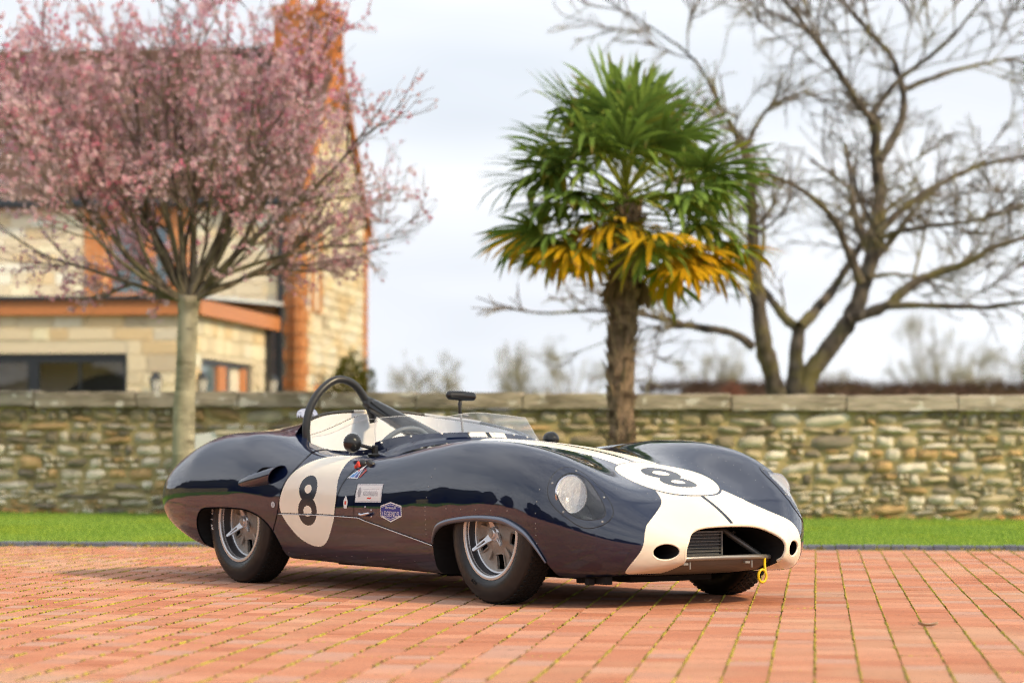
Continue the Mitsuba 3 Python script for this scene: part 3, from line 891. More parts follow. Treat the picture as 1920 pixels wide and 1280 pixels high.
mat('house_brick', type='diffuse', reflectance=proc(brick_fn))
mat('coursed_brick', type='diffuse', reflectance=proc(brick_coursed))
mat('house_brick_dark', type='diffuse', reflectance=rgb(.33, .12, .06))
mat('brick_mortar', type='diffuse', reflectance=rgb(.42, .33, .24))
def tile_fn(p, n, uv):
    return mix((.085, .052, .043), (.18, .115, .095), fbm(p.x * 5, p.y * 5, p.z * 9, 4))


mat('roof_tile', type='principled', base_color=proc(tile_fn), roughness=.85, specular=.2)
mat('timber_orange', type='principled', base_color=rgb(.50, .20, .075), roughness=.5)
mat('frame_dark', type='principled', base_color=rgb(.018, .024, .034), roughness=.35)
mat('pale_lead', type='principled', base_color=rgb(.50, .54, .58), roughness=.5)
mat('sky_tinted_glass', type='principled', base_color=rgb(.10, .155, .195), roughness=.03, specular=.9)  # blue-grey sky reflection put into the base colour of the panes
mat('room_dark', type='diffuse', reflectance=rgb(.10, .085, .065))
mat('room_pale', type='diffuse', reflectance=rgb(.74, .68, .56))
mat('room_mint', type='diffuse', reflectance=rgb(.42, .58, .50))
scene['pane_clear'] = {'type': 'thindielectric', 'int_ior': 1.5}
mat('lantern_glass', type='principled', base_color=rgb(.75, .76, .74), roughness=.3)
krng = np.random.default_rng(60)


def stone_wall(name, origin, du, L, z0, z1, holes, parent, row=(.13, .22), wd=(.2, .52), top=None, proud=.03, part='stone', limit=300):
    """Coursed stones laid on a wall plane: origin, direction, outward normal on the right hand side of du seen from above."""
    du = np.array(du, float); nrm_ = np.array([du[1], -du[0], 0])
    z = z0; out = []
    while z < z1 - .04:
        h = min(krng.uniform(*row), z1 - z); s = -krng.uniform(0, .2)
        while s < L:
            w = krng.uniform(*wd); a, b = max(s, 0), min(s + w, L)
            s += w
            if b - a < .05: continue
            zt = z + h
            if any(a < hb and b > ha and z < hz1 and zt > hz0 for ha, hb, hz0, hz1 in holes):
                for ha, hb, hz0, hz1 in holes:   # trim at openings
                    if a < hb and b > ha and z < hz1 and zt > hz0:
                        if a < ha < b: b = ha
                        elif a < hb < b: a = hb
                        else: b = a
                if b - a < .06: continue
            if top is not None and zt > top((a + b) / 2): continue
            out.append((a + .008, b - .008, z + .007, zt - .007))
        z += h
    V, F, C = [], [], []
    base = np.array([[-1, -1, 0], [1, -1, 0], [1, 1, 0], [-1, 1, 0]], float)
    FQ = np.array([[0, 1, 5], [0, 5, 4], [1, 2, 6], [1, 6, 5], [2, 3, 7], [2, 7, 6], [3, 0, 4], [3, 4, 7], [4, 5, 6], [4, 6, 7]])
    items = []
    for a, b, c, d in out:
        p_ = krng.uniform(.55, 1.0) * proud
        q = []
        for inset, o in ((0, -.01), (.012, p_)):
            for x, zz in ((a + inset, c + inset), (b - inset, c + inset), (b - inset, d - inset), (a + inset, d - inset)):
                q.append(np.array(origin) + du * x + nrm_ * o + [0, 0, zz])
        t = krng.random()
        col = np.array([.78, .70, .52]) if t < .58 else np.array([.74, .60, .38]) if t < .74 else np.array([.80, .76, .63]) if t < .94 else np.array([.64, .56, .42])
        q = [v_ + [0, 0, 0] + du * krng.normal(0, .008) + np.array([0, 0, krng.normal(0, .009)]) for v_ in q]
        items.append((np.array(q), np.repeat((col * krng.uniform(.82, 1.12))[None], 8, 0), (b - a) * (d - c)))
    items.sort(key=lambda i: -i[2])
    for q, c, _ in items[:limit]:
        hput(part, (q, FQ), 'house_stone', parent=parent, color=np.clip(c, 0, .8))
    if len(items) > limit:
        hput('small_stones', (np.concatenate([i[0] for i in items[limit:]]), np.concatenate([FQ + 8 * j for j in range(len(items) - limit)])), 'house_stone', parent=parent, color=np.clip(np.concatenate([i[1] for i in items[limit:]]), 0, .8), kind='stuff')


EAV, RID, DEP, LEN = 4.78, 7.62, 6.9, 13.0
# main walls (facade y = 0 from x = -LEN to 0; gable x = 0)
gp = Polygon([(0, -.1), (DEP, -.1), (DEP, EAV), (DEP / 2, RID), (0, EAV)])
gm = trimesh.creation.extrude_polygon(gp, .3, engine='earcut')
gm.vertices = np.c_[gm.vertices[:, 2] - .32, gm.vertices[:, 0], gm.vertices[:, 1]]
gw = hput('gable_wall', gm, 'house_mortar', label='sunlit stone gable wall')
UPW = [(-LEN + 1.0, -LEN + 2.0, 3.2, 4.3)]
def fx(px, Yd=45.6): return (px - 960) / FPX * Yd - HO[0]
w0, w1 = fx(197, 45.4), fx(322, 45.3)
fw = hput('facade_wall', cat_mesh([box(-LEN, w0, .0, .3, -.1, EAV), box(w1, -.33, .0, .3, -.1, EAV), box(w0, w1, .0, .3, -.1, 3.15), box(w0, w1, .0, .3, 4.42, EAV)]), 'house_mortar')
stone_wall('f', [-LEN, 0, 0], [1, 0, 0], LEN - .36, 2.75, EAV - .2, [(LEN + w0 - .38, LEN + w1 + .30, 3.1, 4.6)], fw, limit=90)
stone_wall('g', [0, .28, 0], [0, 1, 0], DEP - .5, 0.9, RID, [(1.2, 1.75, .6, 1.75), (.9, 1.9, 2.9, 4.4)], gw, top=lambda s: min(EAV + (s + .28) / (DEP / 2) * (RID - EAV), EAV + (DEP - s - .28) / (DEP / 2) * (RID - EAV)) - .1, limit=110, wd=(.25, .6))
# brick dressings: quoins at both gable corners, window surrounds, string under the eaves
qz = np.arange(0.5, EAV - .1, .225)
for i, z in enumerate(qz):
    l = .42 if i % 2 else .26
    hput('quoin', bevel_box(l, .30, .21, .008).apply_translation([-l / 2 + .045, .10, z + .11]), 'coursed_brick')
    hput('quoin', bevel_box(.12, .42 - l + .56, .21, .008).apply_translation([.0, .15 + (.42 - l + .56) / 2 - .3, z + .11]), 'coursed_brick')
    hput('quoin', bevel_box(.12, .34, .21, .008).apply_translation([.0, DEP - .15, z + .11]), 'coursed_brick')
for x0, x1, z0, z1 in ((w0 - .36, w0 - .01, 3.0, 4.42), (w1 + .01, w1 + .28, 3.0, 4.42), (w0 - .36, w1 + .28, 4.42, 4.62)):
    hput('brick_surround', box(x0, x1, -.045, .05, z0, z1), 'coursed_brick')
hput('brick_surround', box(-LEN, -.45, -.05, .05, EAV - .16, EAV), 'coursed_brick')
for y0, y1, z0, z1 in ((.95, 1.2, 2.95, 4.35), (1.65, 1.9, 2.95, 4.35), (1.2, 1.65, 4.2, 4.4), (1.25, 1.75, .7, 1.72)):
    hput('brick_surround', box(-.02, .05, y0, y1, z0, z1), 'coursed_brick')
hput('gable_slit', box(-.05, .035, 1.22, 1.63, 3.0, 4.2), 'house_mortar')
hput('gable_niche', box(.03, .058, 1.42, 1.56, 1.05, 1.45), 'frame_dark')
# upper window
wn = hput('window', cat_mesh([box(w0, w1, .03, .11, 3.15, 3.23), box(w0, w1, .03, .11, 4.33, 4.42), box(w0, w0 + .10, .03, .11, 3.23, 4.33), box(w1 - .10, w1, .03, .11, 3.23, 4.33)] + [box(w0 + (w1 - w0) * t - .10, w0 + (w1 - w0) * t + .10, .02, .11, 3.23, 4.33) for t in (.64,)]), 'timber_orange')
hput('pane', box(w0 + .1, w0 + (w1 - w0) * .64 - .1, .06, .08, 3.23, 4.33), 'sky_tinted_glass', parent=wn)
hput('pane', box(w0 + (w1 - w0) * .64 + .1, w1 - .1, .06, .08, 3.23, 4.33), 'sky_tinted_glass', parent=wn)
hput('sill', box(w0 - .1, w1 + .1, -.10, .1, 3.08, 3.149), 'pale_lead', parent=wn)
# roof: a boarded slope carrying single tiles
tl = []
for sgn, y0, yr in ((1, -.22, DEP / 2), (-1, DEP + .22, DEP / 2)):
    z0 = EAV - .22 * (RID - EAV) / (DEP / 2) + .06
    V = [[x, y, z + d] for x in (-LEN, .10) for y, z, d in ((y0, z0, -.03), (y0, z0, .012), (yr, RID + .08, .0), (yr, RID + .08, -.04))]
    m_ = trimesh.Trimesh(V, [[0, 1, 5], [0, 5, 4], [1, 2, 6], [1, 6, 5], [2, 3, 7], [2, 7, 6], [0, 3, 2], [0, 2, 1], [4, 5, 6], [4, 6, 7]], process=False)
    rf = hput('roof', m_, 'roof_tile', label='dark brown tiled roof' if sgn > 0 else None)
    if sgn < 0: continue
    n_ = 20; slope = np.array([0, yr - y0, RID + .08 - z0]) / n_; up_ = np.cross([1, 0, 0], slope); up_ /= np.linalg.norm(up_)
    roof_front = rf
    for c in range(n_):
        x = .11 - (.10 if c % 2 else 0)
        while x > -LEN + .2:
            w = .20 + krng.normal(0, .006)
            o = np.array([x - w, y0, z0]) + slope * c + up_ * .012
            l_, t_ = krng.normal(0, .004), .024 + krng.normal(0, .004)
            q = [o, o + [w - .006, 0, 0], o + [w - .006, 0, 0] + slope * 1.08, o + slope * 1.08]
            tl.append(np.array([p for p in q] + [q[0] + up_ * (t_ + l_), q[1] + up_ * (t_ - l_), q[2] + up_ * .004, q[3] + up_ * .004]))
            x -= w
FT = np.array([[0, 1, 5], [0, 5, 4], [1, 2, 6], [1, 6, 5], [3, 0, 4], [3, 4, 7], [4, 5, 6], [4, 6, 7]])
tl.sort(key=lambda q: -q[0, 0])
for q in tl[:300]:
    hput('tile', (q, FT), 'roof_tile', parent=roof_front)
hput('tiles', (np.concatenate(tl[300:]), np.concatenate([FT + 8 * i for i in range(len(tl) - 300)])), 'roof_tile', parent=roof_front, kind='stuff')
hput('ridge', tube([(-LEN, DEP / 2, RID + .10), (.1, DEP / 2, RID + .10)], .11, 10), 'roof_tile', smooth=True)
CX0, CX1, CY0, CY1 = -1.02, .06, DEP / 2 - .55, DEP / 2 + .55
ch = hput('chimney', cat_mesh([box(CX0 + .02, CX1 - .02, CY0 + .02, CY1 - .02, RID - 1.5, RID + .80), box(CX0 + .02, CX1 - .02, CY0 + .02, CY1 - .02, RID + .80, RID + .86)]), 'brick_mortar', label='orange brick chimney stack with two pots')
zc_, row_ = RID - .95, 0
while zc_ < RID + .86:
    over = .035 if zc_ > RID + .62 else 0
    off = .11 if row_ % 2 else 0
    for face in ('front', 'right'):
        a0_, a1_ = (CX0, CX1) if face == 'front' else (CY0 + .105, CY1)
        x = a0_ - off - over
        while x < a1_ + over - .02:
            b0, b1 = max(x, a0_ - over), min(x + .215, a1_ + over)
            if b1 - b0 > .04:
                b = bevel_box(b1 - b0 - .010, .105, .066, .004)
                if face == 'right': b.apply_transform(trimesh.transformations.rotation_matrix(math.pi / 2, [0, 0, 1]))
                c = [(b0 + b1) / 2, CY0 + .052 - over - krng.uniform(0, .004), zc_ + .033] if face == 'front' else [CX1 - .052 + over + krng.uniform(0, .004), (b0 + b1) / 2, zc_ + .033]
                hput('brick', b.apply_translation(c), 'house_brick' if krng.random() < .75 else 'house_brick_dark', parent=ch)
            x += .225
    zc_ += .076; row_ += 1
for x in (-.76, -.22):
    hput('chimney_pot', lathe([(.0, 0), (.14, 0), (.12, .35), (.15, .38), (.15, .44), (.10, .44)], 16).apply_translation([x, DEP / 2, RID + .86]), 'house_brick', smooth=40, parent=ch)
# shoulders of the chimney breast down the gable
bp = Polygon([(DEP / 2 - .55, RID - .5), (DEP / 2 + .55, RID - .5), (DEP / 2 + .9, EAV + .9), (DEP / 2 - .9, EAV + .9)])
hput('bargeboard', cat_mesh([tube([(.09, -.25, EAV - .12), (.09, DEP / 2, RID + .06)], .045, 6), tube([(.09, DEP + .25, EAV - .12), (.09, DEP / 2, RID + .06)], .045, 6)]), 'house_brick')
hput('downpipe', tube([(-.30, -.10, .2), (-.30, -.10, EAV - .1)], .055, 8), 'frame_dark', smooth=True)
hput('gutter', tube([(-LEN, -.28, EAV - .06), (.0, -.28, EAV - .06)], .07, 8), 'frame_dark', smooth=True)

# --- low front extension
XD, XT = 6.05, 2.60                                  # depth, wall top
xs1 = -.45                                           # its right wall
ext = hput('extension_wall', cat_mesh([  # front with the wide opening, side with a window
    box(-LEN, fx(-20, 39.3), -XD, -XD + .3, -.1, XT), box(fx(236, 39.1) - .0 + .62, xs1, -XD, -XD + .3, -.1, XT), box(fx(-20, 39.3), fx(236, 39.1) + .62, -XD, -XD + .3, 2.03, XT)]), 'house_mortar', label='cream stone front of the low extension')
fo1 = fx(236, 39.1) + .62
stone_wall('e', [-LEN, -XD, 0], [1, 0, 0], LEN + xs1, .9, XT, [(2.0, LEN + fo1, .3, 2.03)], ext, row=(.16, .27), wd=(.25, .7), limit=120)
sw0, sw1 = .55, 4.45
exs = hput('side_wall', cat_mesh([box(xs1 - .3, xs1, -XD + .302, -XD + sw0, -.1, XT), box(xs1 - .3, xs1, -XD + sw1, -.0, -.1, XT), box(xs1 - .3, xs1, -XD + sw0, -XD + sw1, 1.98, XT)]), 'house_mortar')
stone_wall('s', [xs1, -XD, 0], [0, 1, 0], XD - .05, .9, XT, [(sw0, sw1, .2, 1.98)], exs, row=(.16, .27), wd=(.25, .7), limit=70)
fa = hput('fascia', cat_mesh([box(-LEN, xs1 + .16, -XD - .14, -XD - .10, XT - .02, XT + .20)]), 'timber_orange', label='orange timber fascia of the extension')
hput('fascia_side', box(xs1 + .12, xs1 + .16, -XD - .10, -.05, XT - .02, XT + .20), 'timber_orange')
hput('soffit', box(-LEN, xs1 + .12, -XD - .10, -.02, XT + .0, XT + .02), 'timber_orange')
lr = trimesh.Trimesh([[x, y, z] for x in (-LEN, xs1 + .20) for y, z in ((-XD - .20, XT + .204), (-XD - .20, XT + .25), (-.0, XT + .46), (-.0, XT + .40))], [[0, 1, 5], [0, 5, 4], [1, 2, 6], [1, 6, 5], [2, 3, 7], [2, 7, 6], [0, 2, 1], [0, 3, 2], [4, 5, 6], [4, 6, 7]], process=False)
hput('extension_roof', lr, 'pale_lead', label='pale grey low roof of the extension')
hput('roof_edge', box(-LEN, xs1 + .21, -XD - .215, -XD - .201, XT + .19, XT + .245), 'frame_dark')
# glazed front
gf0, gf1 = fx(-20, 39.3), fo1
gz = hput('glazed_front', cat_mesh([box(gf0, gf1, -XD + .05, -XD + .15, 1.90, 2.03), box(gf0, gf0 + .08, -XD + .05, -XD + .15, .05, 1.9), box(gf1 - .06, gf1, -XD + .05, -XD + .15, .05, 1.9), box(gf0, gf1, -XD + .05, -XD + .15, -.05, .05)]), 'frame_dark', label='wide dark framed glazed front')
L_ = gf1 - gf0
for t, w_ in ((.24, .05), (.47, .16), (.73, .025)):
    hput('mullion', box(gf0 + L_ * t - w_ / 2, gf0 + L_ * t + w_ / 2, -XD + .06, -XD + .14, .05, 1.9), 'frame_dark', parent=gz)
ts = [0, .24, .47, .73, 1.0]
for i in range(4):
    hput('pane', quad([(gf0 + L_ * ts[i], -XD + .10), (gf0 + L_ * ts[i + 1], -XD + .10), (gf0 + L_ * ts[i + 1], -XD + .10), (gf0 + L_ * ts[i], -XD + .10)], 0) if False else trimesh.Trimesh([[gf0 + L_ * ts[i], -XD + .10, .05], [gf0 + L_ * ts[i + 1], -XD + .10, .05], [gf0 + L_ * ts[i + 1], -XD + .10, 1.9], [gf0 + L_ * ts[i], -XD + .10, 1.9]], [[0, 1, 2], [0, 2, 3]], process=False), 'pane_clear', parent=gz)
# room behind the glass
rm_ = hput('room', box(-LEN, xs1 - .3, -XD + 1.45, -XD + 1.5, 0, XT), 'room_pale', label='interior of the extension seen through the glass')
hput('floor_slab', box(-LEN, xs1 - .3, -XD + .31, -.36, -.08, .0), 'room_dark')
ax0 = gf0 + L_ * .80
arch = Polygon([(-.9, 0), (.9, 0), (.9, 1.15)] + [(.9 * math.cos(a), 1.15 + .62 * math.sin(a)) for a in np.linspace(0, np.pi, 16)])
am = trimesh.creation.extrude_polygon(arch, .03, engine='earcut'); am.vertices = np.c_[am.vertices[:, 0] + ax0, -XD + 1.44 - am.vertices[:, 2], am.vertices[:, 1]]
hput('arched_doorway', am, 'frame_dark')
hput('inner_door', box(ax0 - .42, ax0 + .05, -XD + 1.37, -XD + 1.40, 0, 1.45), 'room_mint')
hput('chair_back', cat_mesh([bevel_box(.5, .1, .9, .04).apply_translation([gf0 + L_ * .1, -XD + .8, 1.0]), bevel_box(.5, .1, .9, .04).apply_translation([gf0 + L_ * .36, -XD + .9, 1.05])]), 'room_dark')
# side window
sg = hput('side_window', cat_mesh([box(xs1 - .16, xs1 - .06, -XD + sw0, -XD + sw1, 1.90, 1.98), box(xs1 - .16, xs1 - .06, -XD + sw0, -XD + sw0 + .08, .1, 1.9), box(xs1 - .16, xs1 - .06, -XD + sw1 - .30, -XD + sw1, .1, 1.9)]), 'frame_dark')
for a, b, m_ in ((sw0 + 1.5, sw0 + 2.05, 'timber_orange'), (sw1 - .65, sw1 - .3, 'timber_orange'), (sw0 + 2.05, sw0 + 2.3, 'frame_dark')):
    hput('window_post', box(xs1 - .15, xs1 - .05, -XD + a, -XD + b, .1, 1.9), m_, parent=sg)
hput('pane', box(xs1 - .12, xs1 - .10, -XD + sw0 + .08, -XD + sw0 + 1.5, .1, 1.9), 'sky_tinted_glass', parent=sg)
hput('pane', box(xs1 - .12, xs1 - .10, -XD + sw0 + 2.3, -XD + sw1 - .62, .1, 1.9), 'room_pale', parent=sg)
hput('side_bracket', box(xs1 + .0, xs1 + .12, -.75, -.10, 1.55, XT - .02), 'frame_dark')


def lantern(p, label):
    t = thing('wall_lantern', label, 'lantern', 'lanterns on the house wall')
    add(t + '__body', cat_mesh([lathe([(.0, .34), (.03, .33), (.05, .30), (.095, .24), (.10, .225), (.0, .225)], 8), lathe([(.0, .0), (.045, .02), (.06, .05), (.0, .05)], 8), box(-.02, .02, .0, .2, .20, .24)] + [tube([(.085 * math.cos(a), .085 * math.sin(a), .225), (.055 * math.cos(a), .055 * math.sin(a), .05)], .009, 4) for a in np.arange(6) * math.pi / 3]).apply_translation(p), 'frame_dark')
    add(t + '__glass', lathe([(.05, .05), (.078, .22)], 12).apply_translation(p), 'lantern_glass', smooth=True)


for px, Yd, lb in ((292, 38.75, 'black lantern with white glass on the front wall, left of the blossom trunk'), (379, 39.3, 'black lantern by the corner of the extension, right of the blossom trunk'), (511, 43.6, 'black lantern beside the downpipe at the end of the side wall'), (580, 46.2, 'small black lantern on the gable wall left of the green shrub')):
    p = at(px, 738, Yd); lantern(p - [0, 0, .02], lb)
q_ = at(660, 728, 47.0); leaf_bush('green_shrub', 'dark green shrub against the gable wall of the house', np.array([q_[0], 47.0, 1.2]), np.array([.50, .5, 1.2]), 3600, (.035, .06, .012), (.17, .15, .03), 5, .055)

# --- pale cabinet on the lawn, behind the car's tail
cb = thing('utility_cabinet', 'pale grey cabinet with a cream framed open front standing by the wall behind the car', 'cabinet')
CYd = 25.4
c0, c1, c2 = at(365, 840, CYd), at(408, 840, CYd), at(492, 840, CYd)
za, zb_ = .0, at(430, 806, CYd)[2]
mat('cabinet_white', type='principled', base_color=rgb(.70, .74, .76), roughness=.5)
mat('cabinet_cream', type='principled', base_color=rgb(.52, .48, .38), roughness=.6)
sk = trimesh.Trimesh([[c0[0], CYd + .25, za], [c1[0], CYd, za], [c1[0], CYd, zb_ - .01], [c0[0], CYd + .25, zb_ - .035]], [[0, 1, 2], [0, 2, 3]], process=False)
side_poly = box(c1[0], c2[0], CYd, CYd + .35, za, zb_ - .07)
lid = box(c1[0] - .02, c2[0] + .02, CYd - .03, CYd + .38, zb_ - .04, zb_)
add(cb + '__body', trimesh.convex.convex_hull(np.array([[c0[0], CYd + .02, za], [c1[0] - .004, CYd - .01, za], [c1[0] - .004, CYd - .01, zb_ - .012], [c0[0], CYd + .02, zb_ - .04], [c0[0], CYd + .34, za], [c1[0] - .004, CYd + .34, za], [c1[0] - .004, CYd + .34, zb_ - .012], [c0[0], CYd + .34, zb_ - .04]])), 'cabinet_white')
add(cb + '__lid', lid, 'cabinet_cream')
add(cb + '__recess', box(c1[0] + .004, c2[0], CYd + .16, CYd + .20, za, zb_ - .045), 'frame_dark')
add(cb + '__post', box(c1[0] + .002, c1[0] + .05, CYd - .005, CYd + .155, za, zb_ - .042), 'cabinet_cream')
add(cb + '__post', box(c2[0] - .05, c2[0], CYd - .005, CYd + .155, za, zb_ - .042), 'cabinet_cream')

# ------------------------------------------------------------------ what stands behind the camera and shows in the paint
k = np.random.default_rng(44)
bark('belt_leaf', (.020, .024, .014), (.06, .065, .035), (.04, .05, .02), .5)
belt = []
spots = [(-62 + i * 5.0, -34 - abs(-62 + i * 5.0) * .05) for i in range(26)] + [(-36 - 3 * (i % 3), -30 + 3.6 * i) for i in range(22)]
for i, (x, y) in enumerate(spots):
    x += k.normal(0, 1.2); y += k.normal(0, 1.5)
    r = k.uniform(1.8, 3.4); h = k.uniform(2.6, 6.0)
    e = trimesh.creation.icosphere(3); e.vertices *= [r, r, h * .55]; e.vertices[:, 2] += h * .5
    e.vertices *= (.75 + .55 * meshkit.fbm(e.vertices * .9 + i * 3.1, 4, i))[:, None]
    e.apply_translation([x, y, -.1]); belt.append(e)
for x, y, h in ((-30, 6.5, 7.5), (-31, 9.5, 6.6), (-28.5, 3.2, 5.2)):  # taller unseen clump added for the mirrored hump, in place of a building
    e = trimesh.creation.icosphere(3); e.vertices *= [2.4, 2.4, h * .5]; e.vertices[:, 2] += h * .45
    e.vertices *= (.8 + .45 * meshkit.fbm(e.vertices * .8 + h, 4, 3))[:, None]; e.apply_translation([x, y, -.1]); belt.append(e)
add('tree_belt', cat_mesh(belt), 'belt_leaf', label='dark belt of trees round the yard, seen only as the dark band mirrored in the car', cat='trees', kind='stuff')
# ------------------------------------------------------------------ the car: u forward from the front axle, v to its left, z up
def lcurve(pts, lo=-3.66, hi=.935, n=1800, sig=.05):
    p=np.array(sorted(pts)); x=np.linspace(lo,hi,n); y=PchipInterpolator(p[:,0],p[:,1])(np.clip(x,p[0,0],p[-1,0]))
    y=G1(y,sig/(x[1]-x[0]),mode='nearest'); return lambda u: np.interp(u,x,y)
# plan outline of the widest line, as v(u)
VS=[(-3.655,.0),(-3.65,.10),(-3.633,.22),(-3.59,.38),(-3.53,.52),(-3.44,.655),(-3.32,.755),(-3.13,.812),(-2.85,.84),(-2.4,.84),(-2.1,.825),(-1.7,.79),(-1.2,.775),(-.7,.785),(-.3,.80),(-.05,.80),(.15,.792),(.3,.775),(.45,.735),(.56,.685),(.65,.625),(.73,.55),(.80,.465),(.85,.385),(.89,.30),(.915,.21),(.928,.11),(.932,.05),(.935,0.)]
_p=np.array(VS); _vs=PchipInterpolator(_p[:,0],_p[:,1])
def vs(u): return _vs(u)
zc=lcurve([(-3.66,.43),(-3.62,.52),(-3.54,.60),(-3.42,.685),(-3.2,.775),(-3.0,.838),(-2.8,.882),(-2.5,.925),(-2.25,.935),(-2.0,.925),(-1.6,.86),(-1.2,.795),(-.9,.787),(-.6,.77),(-.1,.714),(.115,.673),(.393,.593),(.638,.512),(.78,.44),(.86,.385),(.90,.345),(.92,.315),(.935,.28)],sig=.03)
zr=lcurve([(-3.66,.43),(-3.6,.50),(-3.48,.59),(-3.28,.69),(-3.1,.755),(-2.93,.80),(-2.78,.825),(-2.5,.83),(-2.3,.81),(-2.1,.77),(-1.8,.715),(-1.36,.69),(-1.02,.715),(-.78,.748),(-.54,.775),(-.39,.784),(-.165,.778),(-.015,.765),(.129,.740),(.269,.700),(.383,.650),(.478,.60),(.58,.538),(.67,.47),(.76,.405),(.85,.35),(.91,.305),(.935,.28)],sig=.03)
vrf=lcurve([(-3.66,.62),(-2.6,.65),(-2.1,.68),(-1.5,.76),(-1.0,.75),(-.5,.74),(0,.735),(.4,.74),(.6,.74),(.935,.72)],sig=.1)   # ridge v as a fraction of vs
dip=lcurve([(-3.66,0),(-3.1,.0),(-2.7,.004),(-2.3,.02),(-1.9,.03),(-1.4,.02),(-1.0,.015),(-.5,.03),(0,.034),(.3,.03),(.55,.015),(.75,.0),(.935,0)],sig=.1)  # valley under the chord
zs=lcurve([(-3.66,.43),(-3.35,.455),(-2.9,.50),(-2.4,.515),(-1.8,.50),(-1.4,.45),(-1.0,.455),(-.6,.475),(-.1,.49),(.2,.465),(.45,.40),(.6,.345),(.75,.305),(.935,.28)],sig=.08)
zb=lcurve([(-3.66,.43),(-3.62,.39),(-3.54,.35),(-3.42,.315),(-3.28,.28),(-3.1,.235),(-2.95,.20),(-2.72,.168),(-2.3,.152),(-1.9,.145),(-1.2,.13),(-.5,.12),(.2,.127),(.5,.143),(.65,.157),(.78,.186),(.86,.215),(.905,.24),(.925,.26),(.935,.28)],sig=.02)
vbf=lcurve([(-3.66,.8),(-3.0,.86),(-2.4,.9),(-1.8,.9),(-1.0,.9),(-.3,.9),(.3,.88),(.6,.84),(.935,.8)],sig=.1)
def section(u,m=90):
    W=float(vs(u)); c,r,s,b=float(zc(u)),float(zr(u)),float(zs(u)),float(zb(u))
    vr=W*float(vrf(u)); vb=W*float(vbf(u)); d=float(dip(u))
    # top: 0..vr, hermite with flat ends plus dip
    t=np.linspace(0,1,40)
    sm=t*t*(3-2*t)
    v1=vr*t; z1=c+(r-c)*sm-d*np.sin(np.pi*t)**2*1.0
    # ridge -> shoulder: superellipse quarter
    a=np.linspace(0,np.pi/2,30)[1:]
    e=2/2.15
    v2=vr+(W-vr)*np.sin(a)**e; z2=s+(r-s)*np.cos(a)**e
    # shoulder -> bottom edge: superellipse, less full
    a=np.linspace(0,np.pi/2,30)[1:]
    v3=vb+(W-vb)*np.cos(a)**.95; z3=s-(s-b)*np.sin(a)**.95
    t=np.linspace(0,1,14)[1:]
    v4=vb*(1-t); z4=b-0.0*t
    v=np.r_[v1,v2,v3,v4]; z=np.r_[z1,z2,z3,z4]
    # resample by arc length and smooth
    L=np.r_[0,np.cumsum(np.hypot(np.diff(v),np.diff(z)))]; q=np.linspace(0,L[-1],m)
    # denser around: keep uniform
    v=np.interp(q,L,v); z=np.interp(q,L,z)
    vv=np.r_[-v[:0:-1],v,-v[-2::-1]]; zz=np.r_[z[:0:-1],z,z[-2::-1]]
    sg=1.6
    vv=G1(vv,sg); zz=G1(zz,sg)
    return vv[m-1:2*m-1],zz[m-1:2*m-1]
def body_grid(m=90):
    # stations: dense at the ends
    t=np.linspace(0,1,60)[1:]
    nose=.935-.30*(1-np.sin(np.linspace(0,np.pi/2,46)))   # .635...935
    tail=-3.655+.35*(1-np.cos(np.linspace(0,np.pi/2,46)))
    mid=np.linspace(-3.305,.635,190)[1:-1]
    us=np.r_[tail,mid,nose]; us[0]+=2e-4; us[-1]-=2e-4
    g=[]
    for u in us:
        v,z=section(u,m); g.append(np.stack([np.full(m,u),v,z],1))
    g=np.array(g)
    # smooth along u in index space lightly
    for k in (1,2): g[...,k]=G1(g[...,k],1.2,axis=0,mode='nearest')
    return us,g
def body_mesh(m=90):
    us,g=body_grid(m)
    n=len(us)
    full=np.concatenate([g*[1,-1,1],(g*[1,1,1])[:,-2:0:-1]],1)  # ring: near side top->bottom, then far side bottom->top
    k=full.shape[1]
    V=full.reshape(-1,3); i,j=np.meshgrid(np.arange(n-1),np.arange(k),indexing='ij')
    a=i*k+j;b=i*k+(j+1)%k;c=(i+1)*k+(j+1)%k;d=(i+1)*k+j
    F=np.concatenate([np.stack([a,b,c],-1).reshape(-1,3),np.stack([a,c,d],-1).reshape(-1,3)])
    # end caps
    c0=V[:k].mean(0);c1=V[-k:].mean(0); V=np.vstack([V,c0,c1])
    F0=np.stack([np.roll(np.arange(k),-1),np.arange(k),np.full(k,n*k)],-1); F1=np.stack([np.arange(k),np.roll(np.arange(k),-1),np.full(k,n*k+1)],-1)+[(n-1)*k,(n-1)*k,0]
    F=np.vstack([F,F0,F1])
    T=trimesh.Trimesh(V,F,process=False)
    if T.volume<0: T.invert()
    return T
HEAD = math.radians(-54.42)
E1 = np.array([math.cos(HEAD), math.sin(HEAD), 0]); E2 = np.array([-E1[1], E1[0], 0])
CAR0 = np.array([0.53318, 13.41768, 0.0])
CM = np.eye(4); CM[:3, 0], CM[:3, 1], CM[:3, 3] = E1, E2, CAR0
CW = T4(CM)


def navy_fn(p, n, uv):
    return mix((.0028, .0072, .028), (.0036, .0088, .034), fbm(p.x * 3, p.y * 3, p.z * 3, 2))


def cream_fn(p, n, uv):
    a = fbm(p.x * 5, p.y * 5, p.z * 5, 3)
    chip = smoothstep(.835, .85, noise(p.x * 34, p.y * 34, p.z * 34 + 3)) * smoothstep(.80, .84, noise(p.x * 13 + 7, p.y * 13, p.z * 13))
    c = mix((.80, .735, .60), (.84, .785, .67), a)
    return mix(c, (.10, .09, .08), chip)


def panel_fn(p, n, uv):
    """The faint waviness of hand formed panels."""
    return fbm(p.x * 5, p.y * 5, p.z * 5, 2)


